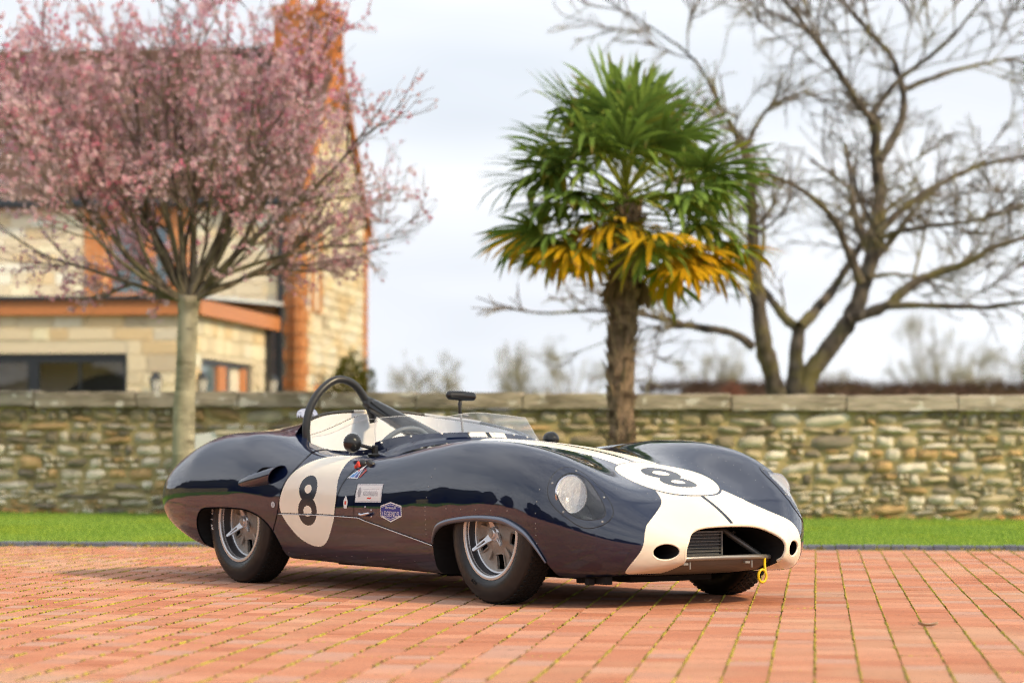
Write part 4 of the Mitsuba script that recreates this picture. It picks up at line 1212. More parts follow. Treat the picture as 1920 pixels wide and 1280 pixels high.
mat('navy_paint', type='bumpmap', arbitrary=proc(panel_fn, 4e-3), scale=.0022, bsdf=dict(type='principled', base_color=proc(navy_fn), roughness=.03, eta=1.76, clearcoat=.4, clearcoat_gloss=.99))
mat('cream_paint', type='principled', base_color=proc(cream_fn), roughness=.16, specular=.5, clearcoat=.5, clearcoat_gloss=.97)
mat('lip_sky_sheen', type='principled', base_color=rgb(.16, .18, .23), metallic=.55, roughness=.16, specular=.8)  # navy lip lightened and made metallic, the sky reflection is in its colour
mat('number_black', type='principled', base_color=rgb(.020, .024, .034), roughness=.22, specular=.5)
mat('gap_black', type='diffuse', reflectance=rgb(.006, .006, .007))
mat('well_black', type='principled', base_color=rgb(.016, .016, .017), roughness=.75, specular=.2)
mat('cockpit_grey', type='principled', base_color=rgb(.78, .80, .82), roughness=.45, specular=.4)
mat('black_gloss', type='principled', base_color=rgb(.008, .009, .010), roughness=.08, specular=.5, clearcoat=.4)
mat('black_satin', type='principled', base_color=rgb(.022, .024, .026), roughness=.33, specular=.5)
def rubber_fn(p, n, uv):
    return mix((.009, .010, .012), (.018, .0185, .020), fbm(p.x * 30, p.y * 30, p.z * 30, 3))


mat('tyre_rubber', type='principled', base_color=proc(rubber_fn), roughness=.38, specular=.45)
mat('tread_rubber', type='principled', base_color=rgb(.016, .0155, .015), roughness=.72, specular=.25)
mat('polished', type='principled', base_color=rgb(.66, .67, .69), metallic=.62, roughness=.26)
mat('chrome', type='roughconductor', material='Cr', alpha=.04)
mat('mirror_bright', type='principled', base_color=rgb(.90, .95, 1.0), metallic=.4, roughness=.34)
def disc_fn(p, n, uv):
    return mix((.22, .20, .175), (.40, .37, .33), fbm(p.x * 14, p.y * 14, p.z * 14, 3))


mat('wheel_grey', type='principled', base_color=proc(disc_fn), roughness=.5, metallic=.2, specular=.5)
mat('barrel_grey', type='principled', base_color=rgb(.10, .105, .12), roughness=.35, metallic=.6, specular=.5)
mat('tow_yellow', type='principled', base_color=rgb(.72, .50, .01), roughness=.35)
mat('red_plastic', type='principled', base_color=rgb(.62, .045, .025), roughness=.4)
mat('sticker_white', type='principled', base_color=rgb(.72, .72, .71), roughness=.3)
mat('sticker_silver', type='principled', base_color=rgb(.52, .53, .55), roughness=.3)
mat('sticker_grey', type='principled', base_color=rgb(.33, .33, .35), roughness=.4)
mat('sticker_blue', type='principled', base_color=rgb(.012, .028, .24), roughness=.25)
mat('sticker_sky', type='principled', base_color=rgb(.05, .22, .55), roughness=.25)
mat('bare_metal', type='principled', base_color=rgb(.34, .33, .31), roughness=.35, metallic=.7)
mat('duct_grey', type='principled', base_color=rgb(.05, .052, .055), roughness=.6)
mat('dull_metal', type='principled', base_color=rgb(.15, .15, .145), roughness=.4, metallic=.5)
mat('seat_leather', type='principled', base_color=rgb(.02, .018, .017), roughness=.5)
scene['screen'] = {'type': 'thindielectric', 'int_ior': 1.5}
mat('screen_edge', type='principled', base_color=rgb(.62, .64, .66), roughness=.3)
mat('wheel_leather', type='principled', base_color=rgb(.10, .125, .15), roughness=.45)

car = thing('sports_racing_car', 'dark navy blue open sports racing car with cream nose and racing number 8', 'car')


def put(name, mesh, m, smooth=False, parent=None, **k):
    return add((parent or car) + '__' + name, mesh, m, smooth=smooth, to_world=CW, **k)


# --- body solid, with its normals as vertex properties
B0 = body_mesh()
_, _, bn = meshkit.arrays(B0, True)
BODY = m3.Manifold(m3.Mesh(np.ascontiguousarray(np.c_[B0.vertices, bn], np.float32), np.ascontiguousarray(B0.faces, np.uint32)))
BODY = BODY.as_original(); BID = BODY.original_id()
BV, BF = np.asarray(B0.vertices), np.asarray(B0.faces)
bv0, be1, be2 = BV[BF[:, 0]], BV[BF[:, 1]] - BV[BF[:, 0]], BV[BF[:, 2]] - BV[BF[:, 0]]


def hit(o, d):
    """First point of the uncut skin along the ray, and the normal there."""
    o, d = np.asarray(o, float), np.asarray(d, float)
    h = np.cross(d, be2); a = (be1 * h).sum(1); a = np.where(abs(a) < 1e-14, 1e-14, a)
    s = o - bv0; u = (s * h).sum(1) / a; q = np.cross(s, be1); v = (q @ d) / a; t = (be2 * q).sum(1) / a
    ok = (u >= -1e-9) & (v >= -1e-9) & (u + v <= 1 + 1e-9) & (t > 0)
    if not ok.any():
        return None, None
    i = np.nonzero(ok)[0][np.argmin(t[ok])]
    n = bn[BF[i, 0]] * (1 - u[i] - v[i]) + bn[BF[i, 1]] * u[i] + bn[BF[i, 2]] * v[i]
    return o + t[i] * d, n / np.linalg.norm(n)


AX = {'top': np.array([[1, 0, 0], [0, 1, 0], [0, 0, 1.0]]).T,              # polygon (u, v), pushed along z
      'near': np.array([[1, 0, 0], [0, 0, 1], [0, -1.0, 0]]).T,             # polygon (u, z), pushed along -v
      'far': np.array([[1, 0, 0], [0, 0, 1], [0, 1.0, 0]]).T,
      'front': np.array([[0, 1, 0], [0, 0, 1], [1.0, 0, 0]]).T}             # polygon (v, z), pushed along u


def prism(poly, side, a, b):
    """The polygon (shapely, holes allowed, or a list of points) of the given view, from depth a to b along that view's axis."""
    polys = [poly] if isinstance(poly, Polygon) else list(poly.geoms) if hasattr(poly, 'geoms') else [Polygon(poly)]
    rings = []
    for g in polys:
        g = shapely.geometry.polygon.orient(g.buffer(0), 1.0)
        for gg in ([g] if isinstance(g, Polygon) else g.geoms):
            rings += [np.asarray(gg.exterior.coords)[:-1]] + [np.asarray(r.coords)[:-1] for r in gg.interiors]
    cs = m3.CrossSection([np.ascontiguousarray(r, float) for r in rings], m3.FillRule.EvenOdd)
    M = AX[side] if isinstance(side, str) else side
    e = cs.extrude(b - a).translate([0, 0, a])
    m4 = np.c_[M, np.zeros(3)]
    e = e.transform(np.ascontiguousarray(m4, float))
    return e


def tris_of(man, want):
    """(vertices, faces, normals) of the triangles that come from the body's skin (want=True) or from the cutters (False)."""
    me = man.to_mesh(); vp = np.asarray(me.vert_properties); tv = np.asarray(me.tri_verts)
    ri, ro = np.asarray(me.run_index), np.asarray(me.run_original_id)
    mask = np.zeros(len(tv), bool)
    for k, idn in enumerate(ro):
        if (idn == BID) == want:
            mask[ri[k] // 3: ri[k + 1] // 3] = True
    f = tv[mask]; used, inv = np.unique(f, return_inverse=True)
    v = vp[used].astype(float); f = inv.reshape(-1, 3)
    n = v[:, 3:6] / np.maximum(np.linalg.norm(v[:, 3:6], axis=1, keepdims=True), 1e-9) if want else None
    return v[:, :3], f, n


def skin(name, man, m, lift=0.0, parent=None, **k):
    v, f, n = tris_of(man, True)
    if not len(f):
        return None
    return put(name, (v + n * lift, f), m, parent=parent, normals=n, **k)


def sides():
    return (('near', -1), ('far', 1))


# --- openings
def sp2(p, n=60, closed=True):
    return Polygon(spline(p, n, closed)[:, :2])


ARCH_F = [(-.500, .20), (-.491, .27), (-.455, .332), (-.405, .366), (-.29, .391), (-.099, .408), (.044, .408), (.145, .397), (.238, .363), (.289, .332), (.35, .26), (.395, .17)]
ARCH_R = [(-2.775, .20), (-2.79, .259), (-2.782, .328), (-2.735, .386), (-2.64, .406), (-2.345, .410), (-2.203, .397), (-2.089, .362), (-2.009, .309), (-1.965, .25), (-1.935, .18)]
af = spline(ARCH_F, 70); ar = spline(ARCH_R, 70)
AFP = Polygon(np.vstack([af, [(.42, .0), (.43, -.2), (-.55, -.2), (-.53, .0), (-.515, .12)]]))
ARP = Polygon(np.vstack([ar, [(-1.92, .0), (-1.9, -.2), (-2.70, -.2), (-2.72, .05)]]))
WELL_F = Polygon(spline([(-.43, -.2), (-.43, .4), (-.33, .60), (-.03, .70), (.27, .60), (.37, .40), (.37, -.2)], 40))
COCK = sp2([(-2.25, 0), (-2.245, .34), (-2.20, .46), (-2.02, .525), (-1.75, .53), (-1.45, .50), (-1.25, .38), (-1.15, .2), (-1.12, 0), (-1.15, -.2), (-1.25, -.38), (-1.45, -.48), (-1.75, -.505), (-2.02, -.525), (-2.20, -.46), (-2.245, -.34)], 120)
mh = np.array([(.300, -.05), (.296, .205), (.307, .245), (.308, .283), (.285, .325), (.235, .360), (.16, .381), (0, .389)])
MOUTH = Polygon(np.vstack([spline(mh[1:], 40), spline(mh[1:], 40)[::-1] * [-1, 1], [(-.300, -.05), (.300, -.05)]]))
cut = BODY
for side in ('near', 'far'):
    cut = cut - prism(AFP, side, .40, 1.2) - prism(ARP, side, .40, 1.2)
cut = cut - prism(COCK, 'top', .28, 1.5)
cut = cut - prism(MOUTH, 'front', .42, 1.4)
for s in (-1, 1):
    cut = cut - prism(affinity.translate(affinity.scale(Point(0, 0).buffer(1, 32), .056, .040), .388 * s, .268), 'front', .55, 1.4)
# headlight apertures, pushed along the mean normal of the nose there
def lamp_frame(s):
    n = np.array([.72, .42 * s, .55]); n /= np.linalg.norm(n)
    x = np.array([0, 0, 1.0]) - n * n[2]; x /= np.linalg.norm(x); y = np.cross(n, x)
    return np.stack([x, y, n], 1)


HLo = [(.385, -.726, .542), (.365, -.69, .606), (.36, -.618, .65), (.392, -.567, .643), (.485, -.543, .593), (.606, -.543, .509), (.66, -.554, .448), (.665, -.589, .405), (.605, -.654, .375), (.512, -.704, .418), (.425, -.731, .483)]
HLi = [(.414, -.701, .557), (.401, -.667, .601), (.409, -.611, .626), (.458, -.57, .606), (.564, -.573, .533), (.636, -.582, .461), (.643, -.603, .424), (.586, -.658, .414), (.493, -.705, .459)]
lampP = {}
for s in (-1, 1):
    M = lamp_frame(s)
    o = sp2((np.array(HLo) * [1, -s, 1]) @ M[:, :2], 80); i = sp2((np.array(HLi) * [1, -s, 1]) @ M[:, :2], 80)
    c = np.mean(np.array(HLo) * [1, -s, 1], 0) @ M[:, 2]
    lampP[s] = (M, o, i, c)
    cut = cut - prism(i, M, c - .17, c + .3)

# --- panels of the skin
SILL = [(-2.6, .388), (-1.935, .391), (-1.547, .393), (-1.186, .387), (-1.13, .374), (-.483, .265), (-.2, .22)]
CLAM = spline([(-1.97, .80), (-1.89, .73), (-1.822, .681), (-1.842, .602), (-1.892, .53), (-1.934, .402), (-1.985, .307), (-2.05, .2)], 50)
DOORF = spline([(-1.290, .80), (-1.300, .66), (-1.318, .615), (-1.366, .54), (-1.402, .435), (-1.409, .391)], 30)
LOWER = Polygon(SILL + [(-.2, -.1), (-2.6, -.1)])
TAIL = Polygon(np.vstack([CLAM, [(-2.06, -.1), (-4, -.1), (-4, 1.5), (-1.99, 1.5), (-1.98, .85)]]))
DOORP = Polygon(np.vstack([CLAM[:36], [(-1.934, .391), (-1.547, .393), (-1.409, .391)], DOORF[::-1], [(-1.29, .9), (-1.98, .9)]])).difference(LOWER)
whole = cut
door_m = {}
tail_m = cut ^ prism(TAIL, 'near', -2, 2)
rest_m = cut - prism(TAIL, 'near', -2, 2)
for side, s in sides():
    low = rest_m ^ prism(LOWER, side, .3, 1.2)
    rest_m = rest_m - prism(LOWER, side, .3, 1.2)
    skin('sill_panel', low, 'navy_paint')
    d = rest_m ^ prism(DOORP, side, .50, 1.2)
    rest_m = rest_m - prism(DOORP, side, .50, 1.2)
    skin('door', d, 'navy_paint')
skin('tail_section', tail_m, 'navy_paint')
skin('front_section', rest_m, 'navy_paint')
# insides of the openings
v, f, _ = tris_of(whole, False)
fc = v[f].mean(1)
inc = (fc[:, 0] < -1.10) & (fc[:, 0] > -2.26) & (np.abs(fc[:, 1]) < .535) & (fc[:, 2] > .27)
inl = (fc[:, 0] > .2) & (np.abs(fc[:, 1]) > .45) & (fc[:, 2] > .33)
put('cockpit_tub', trimesh.Trimesh(v, f[inc], process=False), 'cockpit_grey')
put('lamp_bucket', trimesh.Trimesh(v, f[inl], process=False), 'navy_paint')
put('wheel_well', trimesh.Trimesh(v, f[~inc & ~inl], process=False), 'well_black')


# --- paint and transfers: thin layers on the skin
def layer(name, poly, side, m, lift, a=.2, b=1.6, parent=None, **k):
    return skin(name, whole ^ prism(poly, side, a, b), m, lift, parent, **k)


def eight(h, w, t):
    """A bold 8 about the origin: upper and lower loop."""
    up = affinity.translate(affinity.scale(Point(0, 0).buffer(1, 40), w * .46, h * .27), 0, h * .23)
    lo = affinity.translate(affinity.scale(Point(0, 0).buffer(1, 40), w * .5, h * .29), 0, -h * .21)
    hu = affinity.translate(affinity.scale(Point(0, 0).buffer(1, 40), w * .46 - t, h * .27 - t * .95), 0, h * .23)
    hl_ = affinity.translate(affinity.scale(Point(0, 0).buffer(1, 40), w * .5 - t, h * .29 - t * .95), 0, -h * .21)
    return up.union(lo).difference(hu).difference(hl_)


ROUND = affinity.translate(Point(0, 0).buffer(.252, 64), .368, 0)
ns = spline([(.51, .195), (.58, .222), (.645, .258), (.69, .312), (.738, .388), (.765, .437), (.783, .478), (.81, .53)], 50)
SLIT = Polygon([(.55, -.0095), (1.2, -.0095), (1.2, .0095), (.55, .0095)])
NOSE = Polygon(np.vstack([ns, [(1.2, .53)], [(1.2, -.53)], ns[::-1] * [1, -1]])).difference(affinity.translate(Point(0, 0).buffer(.262, 64), .368, 0)).difference(SLIT)
q40 = [hit([a_, b_, 2.5], [0, 0, -1.0])[0] for a_, b_ in ns if a_ < .80]
u40 = float(np.interp(-.40, [-p[2] for p in q40 if p is not None], [p[0] for p in q40 if p is not None]))
ub = spline([(u40, .40), (.5 * u40 + .394, .375), (.783, .35), (.789, .318), (.783, .28), (.758, .237), (.696, .174), (.63, .12), (.50, -.1)], 50)
NOSEL = Polygon(np.vstack([ub, [(1.2, -.1), (1.2, .40)]]))
# above z = .40 the band is laid from above, below it from the sides
nz = layer('nose_band', NOSE, 'top', 'cream_paint', .0007, .40, 1.2, label='cream painted nose band round the air intake')
for side in ('near', 'far'):
    layer('nose_band_side', NOSEL, side, 'cream_paint', .0007, 0, 1.2, parent=nz)
layer('centre_line', Polygon([(.625, -.0095), (1.2, -.0095), (1.2, .0095), (.625, .0095)]), 'top', 'number_black', .0014, .36, 1.2)
rnd = layer('bonnet_roundel', ROUND, 'top', 'cream_paint', .0008, label='cream number roundel on the bonnet')
layer('roundel_ring', affinity.translate(Point(0, 0).buffer(.257, 64).difference(Point(0, 0).buffer(.2505, 64)), .368, 0), 'top', 'number_black', .0012, parent=rnd)
e8 = affinity.rotate(affinity.scale(eight(.30, .205, .056), 1, 1), -90, origin=(0, 0))
layer('number_eight', affinity.translate(e8, .368, .012), 'top', 'number_black', .0016, parent=rnd, label='dark number 8 on the bonnet roundel')
for s in (-1, 1):
    layer('racing_stripe', Polygon([(-1.10, .0135 * s), (-1.10, .118 * s), (.20, .128 * s), (.20, .0135 * s)]).difference(affinity.translate(Point(0, 0).buffer(.257, 64), .368, 0)), 'top', 'cream_paint', .0007)
    layer('racing_stripe', Polygon([(-3.7, .0135 * s), (-3.7, .118 * s), (-2.26, .118 * s), (-2.26, .0135 * s)]), 'top', 'cream_paint', .0007, .48, 1.2)
RS = spline([(-1.915, .425), (-1.89, .52), (-1.84, .60), (-1.77, .655), (-1.67, .692), (-1.56, .698), (-1.475, .690), (-1.435, .655), (-1.418, .60), (-1.398, .49), (-1.412, .39), (-1.445, .325), (-1.495, .262), (-1.575, .226), (-1.68, .236), (-1.77, .272), (-1.855, .338)], 120, True)
for side, s in sides():
    r = layer('side_roundel', Polygon(RS), side, 'cream_paint', .0008, .55, 1.2, label='cream number roundel on the near door' if s < 0 else None)
    e = eight(.262, .176, .050)
    layer('number_eight', affinity.translate(affinity.skew(e, xs=0), -1.662, .464), side, 'number_black', .0014, .5, 1.2, parent=r)
    for name, ln, wd in (('panel_gap', LineString(CLAM), .0030), ('panel_gap', LineString(DOORF), .0026), ('panel_gap', LineString(SILL[1:-1]), .0034)):
        layer(name, ln.buffer(wd, cap_style=2), side, 'gap_black', .0018, .45, 1.2)
    layer('panel_gap', LineString([(-1.226, .39), (-1.228, .48), (-1.214, .556)]).buffer(.0014), side, 'gap_black', .0018, .45, 1.2)

# polished tube added as the highlight along the edge of the long sill joint
for side, s in sides():
    pts = []
    for u in np.linspace(-1.93, -.50, 60):
        z = np.interp(u, [q[0] for q in SILL], [q[1] for q in SILL]) - .0035
        p, n = hit([u, 2.0 * s, z], [0, -s, 0])
        if p is not None: pts.append(p + n * .0006)
    put('sill_glint', tube(pts, .0028, 6), 'polished', smooth=True)
    # lips of the arches
    for nm, poly, rr in (('front_arch_lip', af[6:], .0145), ('rear_arch_lip', ar, .0045)):
        pts, rad = [], []
        for k, (u, z) in enumerate(poly):
            if z < .20: continue
            p, n = hit([u, 2.0 * s, z], [0, -s, 0])
            if p is None: continue
            pts.append(p + n * (.007 if rr > .008 else .0))
            t = k / (len(poly) - 1)
            rad.append(rr * min(1, 6 * t + .25) * min(1, (1 - t) * 3.0 + .15) if rr > .008 else rr)
        put(nm, tube(pts, rad, 10), 'lip_sky_sheen' if rr > .008 else 'gap_black', smooth=True)


def rim_tube(name, outline, M, r, m, inset=0.0, closed=True, step=None):
    """A rolled edge along an outline given in the (x, y) of frame M (columns x, y, push axis)."""
    pts = []
    for x, y in outline:
        o = M @ np.array([x, y, 2.5]); p, n = hit(o, -M[:, 2])
        if p is not None: pts.append(p - n * inset)
    if closed: pts.append(pts[0])
    return put(name, tube(pts, r, 10, caps=not closed), m, smooth=True)


mo = np.vstack([spline(mh[1:], 40), (spline(mh[1:], 40)[::-1] * [-1, 1])[1:]])
rim_tube('mouth_lip', mo, AX['front'], .0085, 'cream_paint', .006, closed=False)
for s in (-1, 1):
    oc = affinity.translate(affinity.scale(Point(0, 0).buffer(1, 24), .057, .041), .388 * s, .268)
    rim_tube('duct_lip', np.asarray(oc.exterior.coords)[:-1], AX['front'], .0055, 'cream_paint', .004)

# --- headlights
for s in (-1, 1):
    M, o, i, c = lampP[s]
    hl = put('headlight', *(lambda r: (r, 'chrome'))(lathe([(.088, -.006), (.0925, .0), (.0915, .007), (.088, .009), (.0865, .004)], 48).apply_transform(trimesh.geometry.align_vectors([0, 0, 1], [1, .0, .06])).apply_translation([.435, .630 * s, .528])), smooth=50, label='round headlight behind a clear teardrop cover')
    nn, A = [], np.eye(4)
    prof = [(r, -.055 + .055 * (r / .088) ** 2) for r in np.linspace(.002, .088, 14)]
    bowl = lathe(prof, 72)
    R = trimesh.geometry.align_vectors([0, 0, 1], [1, 0, .06]); R[:3, 3] = [.437, .630 * s, .528]
    put('reflector', bowl.apply_transform(R), 'mirror_bright', smooth=True, parent=hl)
    gl = lathe([(r, .006 + .014 * (1 - (r / .09) ** 2)) for r in np.linspace(.001, .09, 10)], 48)
    fl = []
    for k in np.linspace(-.076, .076, 24):      # vertical flutes of the lens
        hh_ = math.sqrt(max(.083 ** 2 - k * k, 0))
        y = np.linspace(-hh_, hh_, 9)
        fl.append(tube(np.stack([y, np.full(9, k), .006 + .014 * (1 - (y ** 2 + k * k) / .0081)], -1), .0016, 5))
    put('lens', gl.apply_transform(R), 'screen', smooth=True, parent=hl)
    put('lens_flutes', cat_mesh(fl).apply_transform(R), 'screen_edge', parent=hl)
    bl = trimesh.creation.icosphere(2, .016); bl.apply_transform(R); bl.apply_translation([-.025, 0, 0])
    put('bulb', bl, 'sticker_white', smooth=True, parent=hl)
    side_m = M
    skin('lamp_cover', BODY ^ prism(i.buffer(.002), M, c - .1, c + .3), 'screen', .0012)
    fr = skin('lamp_cover_frame', whole ^ prism(o.difference(i), M, c - .2, c + .3), 'navy_paint', .0022)
    rim_tube('lamp_cover_edge', np.asarray(o.exterior.coords)[:-1], M, .0022, 'black_gloss', -.0012)
    rim_tube('lamp_cover_edge', np.asarray(i.exterior.coords)[:-1], M, .0022, 'black_gloss', -.0012)
    sc = []
    mid = np.asarray(o.exterior.coords); ii = np.asarray(i.exterior.coords)
    for q in (4, 20, 36, 52, 68):
        a = mid[q] * .55 + ii[np.argmin(((ii - mid[q]) ** 2).sum(1))] * .45
        p, n = hit(M @ np.array([*a, 2.5]), -M[:, 2])
        if p is None: continue
        k = trimesh.creation.icosphere(1, .0058); k.vertices *= [1, 1, .5]
        k.apply_transform(trimesh.geometry.align_vectors([0, 0, 1], n)); k.apply_translation(p + n * .003)
        sc.append(put('screw', k, 'bare_metal', smooth=True, parent=fr))

# --- rivets
rv = []
def rivet(o, d, r=.0032):
    p, n = hit(o, d)
    if p is None: return
    k = trimesh.creation.icosphere(1, r); k.vertices *= [1, 1, .45]
    k.apply_transform(trimesh.geometry.align_vectors([0, 0, 1], n)); k.apply_translation(p + n * .0008); rv.append(k)


for s in (-1, 1):
    for z in (.32, .343, .366, .39, .413, .433, .452, .50, .553, .60, .64):
        rivet([-.545 + max(0, z - .45) * .25, 2 * s, z], [0, -s, 0])
    for z in (.30, .338, .37, .393, .44, .494, .55):
        rivet([.341, 2 * s, z], [0, -s, 0])
    for u in np.linspace(-.35, .15, 5):
        rivet([u, 2 * s, .448], [0, -s, 0])
    for u in np.linspace(-1.9, -.7, 9):
        rivet([u, 2 * s, .18 + .004 * math.sin(u * 9)], [0, -s, 0], .0026)
    for t in np.linspace(0, 1, 12):
        rivet([.0 + .62 * t, (.33 - .06 * t) * s, 2], [0, 0, -1], .0026)
    for t in np.linspace(0, 1, 10):
        rivet([.05 + .5 * t, (.45) * s, 2], [0, 0, -1], .0022)
put('rivets', cat_mesh(rv), 'bare_metal', smooth=True, kind='stuff')

# --- scoop on each rear wing
for s in (-1, 1):
    st, ring = np.linspace(0, 1, 26), 28
    vv = []
    for t in st:
        c0 = np.array([-2.41 + .44 * t, (.803 - .014 * t) * s, .528 + .066 * t])
        rr = .064 * math.sqrt(max(1 - (1 - t) ** 2.2, 0)) + .0008
        an_ = np.linspace(0, 2 * np.pi, ring, endpoint=False)
        lean = .042 * np.sin(an_) * t ** 3
        vv.append(np.stack([c0[0] + lean, c0[1] + s * rr * .82 * np.cos(an_), c0[2] + rr * .80 * np.sin(an_)], -1))
    vv = np.array(vv); n1 = len(st)
    i_, j_ = np.meshgrid(np.arange(n1 - 1), np.arange(ring), indexing='ij')
    a, b, c_, d = i_ * ring + j_, i_ * ring + (j_ + 1) % ring, (i_ + 1) * ring + (j_ + 1) % ring, (i_ + 1) * ring + j_
    F = np.concatenate([np.stack([a, b, c_], -1).reshape(-1, 3), np.stack([a, c_, d], -1).reshape(-1, 3)])
    if s > 0: F = F[:, ::-1]
    sc_ = put('air_scoop', trimesh.Trimesh(vv.reshape(-1, 3), F, process=False), 'navy_paint', smooth=True)
    inner = vv[-1]; cen = inner.mean(0)
    throat = np.array([cen + (inner - cen) * q - [w_, 0, 0] for q, w_ in ((.93, .0), (.86, .02), (.80, .16), (.0, .17))])
    i_, j_ = np.meshgrid(np.arange(3), np.arange(ring), indexing='ij')
    a, b, c_, d = i_ * ring + j_, i_ * ring + (j_ + 1) % ring, (i_ + 1) * ring + (j_ + 1) % ring, (i_ + 1) * ring + j_
    F = np.concatenate([np.stack([a, b, c_], -1).reshape(-1, 3), np.stack([a, c_, d], -1).reshape(-1, 3)])
    put('throat', trimesh.Trimesh(throat.reshape(-1, 3), F, process=False), 'gap_black', parent=sc_)
    put('scoop_rim', tube(np.vstack([inner, inner[:1]]), .0035, 6, caps=False), 'navy_paint', smooth=True, parent=sc_)

# --- wheels
AXF, AXR, WV, WR = -.035, -2.43, .685, .337
def wheel(u, s, rear):
    k = 1.18 if rear else 1.0
    M = np.eye(4)
    M[:3, 0], M[:3, 1], M[:3, 2] = [s, 0, 0], [0, 0, 1], [0, s, 0]      # local x -> u, y -> z, z -> outwards
    M[:3, 0] = np.cross(M[:3, 1], M[:3, 2]); M[:3, 3] = [u, WV * s - (.012 * s if rear else 0), WR]
    w = put('wheel', lathe([(.190, -.06 * k), (.195, .0), (.200, .045 * k), (.204, .068 * k)], 72).apply_transform(M), 'barrel_grey', smooth=40)
    prof = [(.19, -.07), (.214, -.066), (.222, -.074), (.250, -.084), (.285, -.086), (.312, -.078), (.329, -.062), (.3345, -.040), (.3365, 0), (.3345, .040), (.329, .060), (.3245, .067), (.3225, .0695), (.318, .0715), (.300, .081), (.275, .0865), (.250, .085), (.236, .0805), (.226, .0745), (.214, .068), (.205, .060), (.19, -.07)]
    ty = lathe([(r, z * k) for r, z in prof], 96).apply_transform(M)
    t = put('tyre', ty, 'tyre_rubber', smooth=35, parent=w)
    bl = []
    for row, zz in enumerate(np.array([-.050, -.030, -.010, .010, .030, .050]) * k):
        for a in range(64):
            an_ = (a + .5 * (row % 2)) / 64 * 2 * math.pi
            r0 = .3358 - (.0015 if abs(zz) > .045 * k else 0)
            b = trimesh.creation.box([.0055, .020, .0155 * k]); b.apply_transform(trimesh.transformations.rotation_matrix(.32 * (1 if row % 2 else -1), [1, 0, 0]))
            b.apply_translation([r0, 0, zz]); b.apply_transform(trimesh.transformations.rotation_matrix(an_, [0, 0, 1])); bl.append(b)
    put('tread', cat_mesh(bl).apply_transform(M), 'tread_rubber', parent=t, kind='stuff')
    put('rim', lathe([(.2005, .058 * k), (.2045, .0665 * k), (.2045, .0735 * k), (.2085, .0765 * k), (.2165, .0775 * k), (.2225, .0765 * k), (.2255, .072 * k), (.2235, .066 * k)], 96).apply_transform(M), 'polished', smooth=30, parent=w)
    put('inner_rim', lathe([(.1955, .020), (.195, .027), (.190, .030), (.184, .027), (.183, .02)], 72).apply_transform(M), 'polished', smooth=30, parent=w)
    # dished disc with five holes
    pr = [(.186, .0), (.176, -.004), (.150, -.010), (.120, -.006), (.095, .006), (.070, .020), (.052, .026), (.0, .026), (.0, .018), (.05, .018), (.09, -.002), (.12, -.014), (.15, -.018), (.186, -.012)]
    cs = m3.CrossSection([np.array(pr, float)], m3.FillRule.EvenOdd)
    D = m3.Manifold.revolve(cs, 96)
    ringm = []
    for q in range(5):
        a0 = math.radians(-85 + 72 * q)
        hole = Polygon([(-.030, -.021), (.030, -.025), (.030, .025), (-.030, .021)]).buffer(.006)
        hole = affinity.translate(affinity.rotate(hole, math.degrees(a0), origin=(0, 0)), .137 * math.cos(a0), .137 * math.sin(a0))
        hs = m3.CrossSection([np.asarray(hole.exterior.coords)[:-1]], m3.FillRule.EvenOdd).extrude(.2).translate([0, 0, -.1])
        D = D - hs
        xy = np.asarray(hole.buffer(.003).exterior.coords)
        zz = np.interp(np.hypot(*xy.T), [.07, .095, .12, .15, .176], [.020, .006, -.006, -.010, -.004])
        ringm.append(tube(np.c_[xy, zz + .001], .0042, 6, caps=False))
        sp = trimesh.creation.box([.085, .016, .010]); sp.apply_translation([.105, 0, .004]); sp.apply_transform(trimesh.transformations.rotation_matrix(a0 + math.radians(36), [0, 0, 1])); ringm.append(sp)
    D = D.translate([0, 0, .022])
    ringm = [g.apply_translation([0, 0, .022]) for g in ringm]
    me = D.to_mesh(); dm = trimesh.Trimesh(np.asarray(me.vert_properties)[:, :3], np.asarray(me.tri_verts), process=False)
    d = put('wheel_disc', dm.apply_transform(M), 'wheel_grey', smooth=30, parent=w)
    put('hole_beads', cat_mesh(ringm).apply_transform(M), 'wheel_grey', smooth=40, parent=w)
    put('brake_drum', lathe([(.0, -.055), (.16, -.055), (.168, -.06), (.168, -.14), (.0, -.14)], 48).apply_transform(M), 'well_black', smooth=30, parent=w)
    hub = lathe([(.0, .0725), (.014, .072), (.022, .0695), (.027, .064), (.028, .056), (.036, .053), (.040, .046), (.044, .036), (.046, .022)], 40)
    sp = put('knock_off', hub.apply_transform(M), 'polished', smooth=40, parent=w)
    put('hub_emblem', lathe([(.0, .0745), (.012, .0742), (.019, .072), (.0205, .0695)], 32).apply_transform(M), 'wheel_grey', smooth=True, parent=w)
    for q in range(3):
        a0 = math.radians(218 + 120 * q)
        ear = Polygon([(.030, -.020), (.052, -.0145), (.118, -.0085), (.134, -.0075), (.137, 0), (.134, .0075), (.118, .0085), (.052, .0145), (.030, .020)])
        slot = Polygon([(.066, -.0055), (.108, -.0035), (.112, 0), (.108, .0035), (.066, .0055), (.061, 0)])
        es = m3.CrossSection([np.asarray(ear.exterior.coords)[:-1], np.asarray(slot.exterior.coords)[:-1]], m3.FillRule.EvenOdd).extrude(.012).translate([0, 0, .044])
        me = es.to_mesh(); em = trimesh.Trimesh(np.asarray(me.vert_properties)[:, :3], np.asarray(me.tri_verts), process=False)
        em.vertices[:, 2] += np.clip(em.vertices[:, 0] - .03, 0, 1) * .45
        em.apply_transform(trimesh.transformations.rotation_matrix(a0 * 1.0, [0, 0, 1]))
        put('spinner_ear', em.apply_transform(M), 'polished', parent=w)
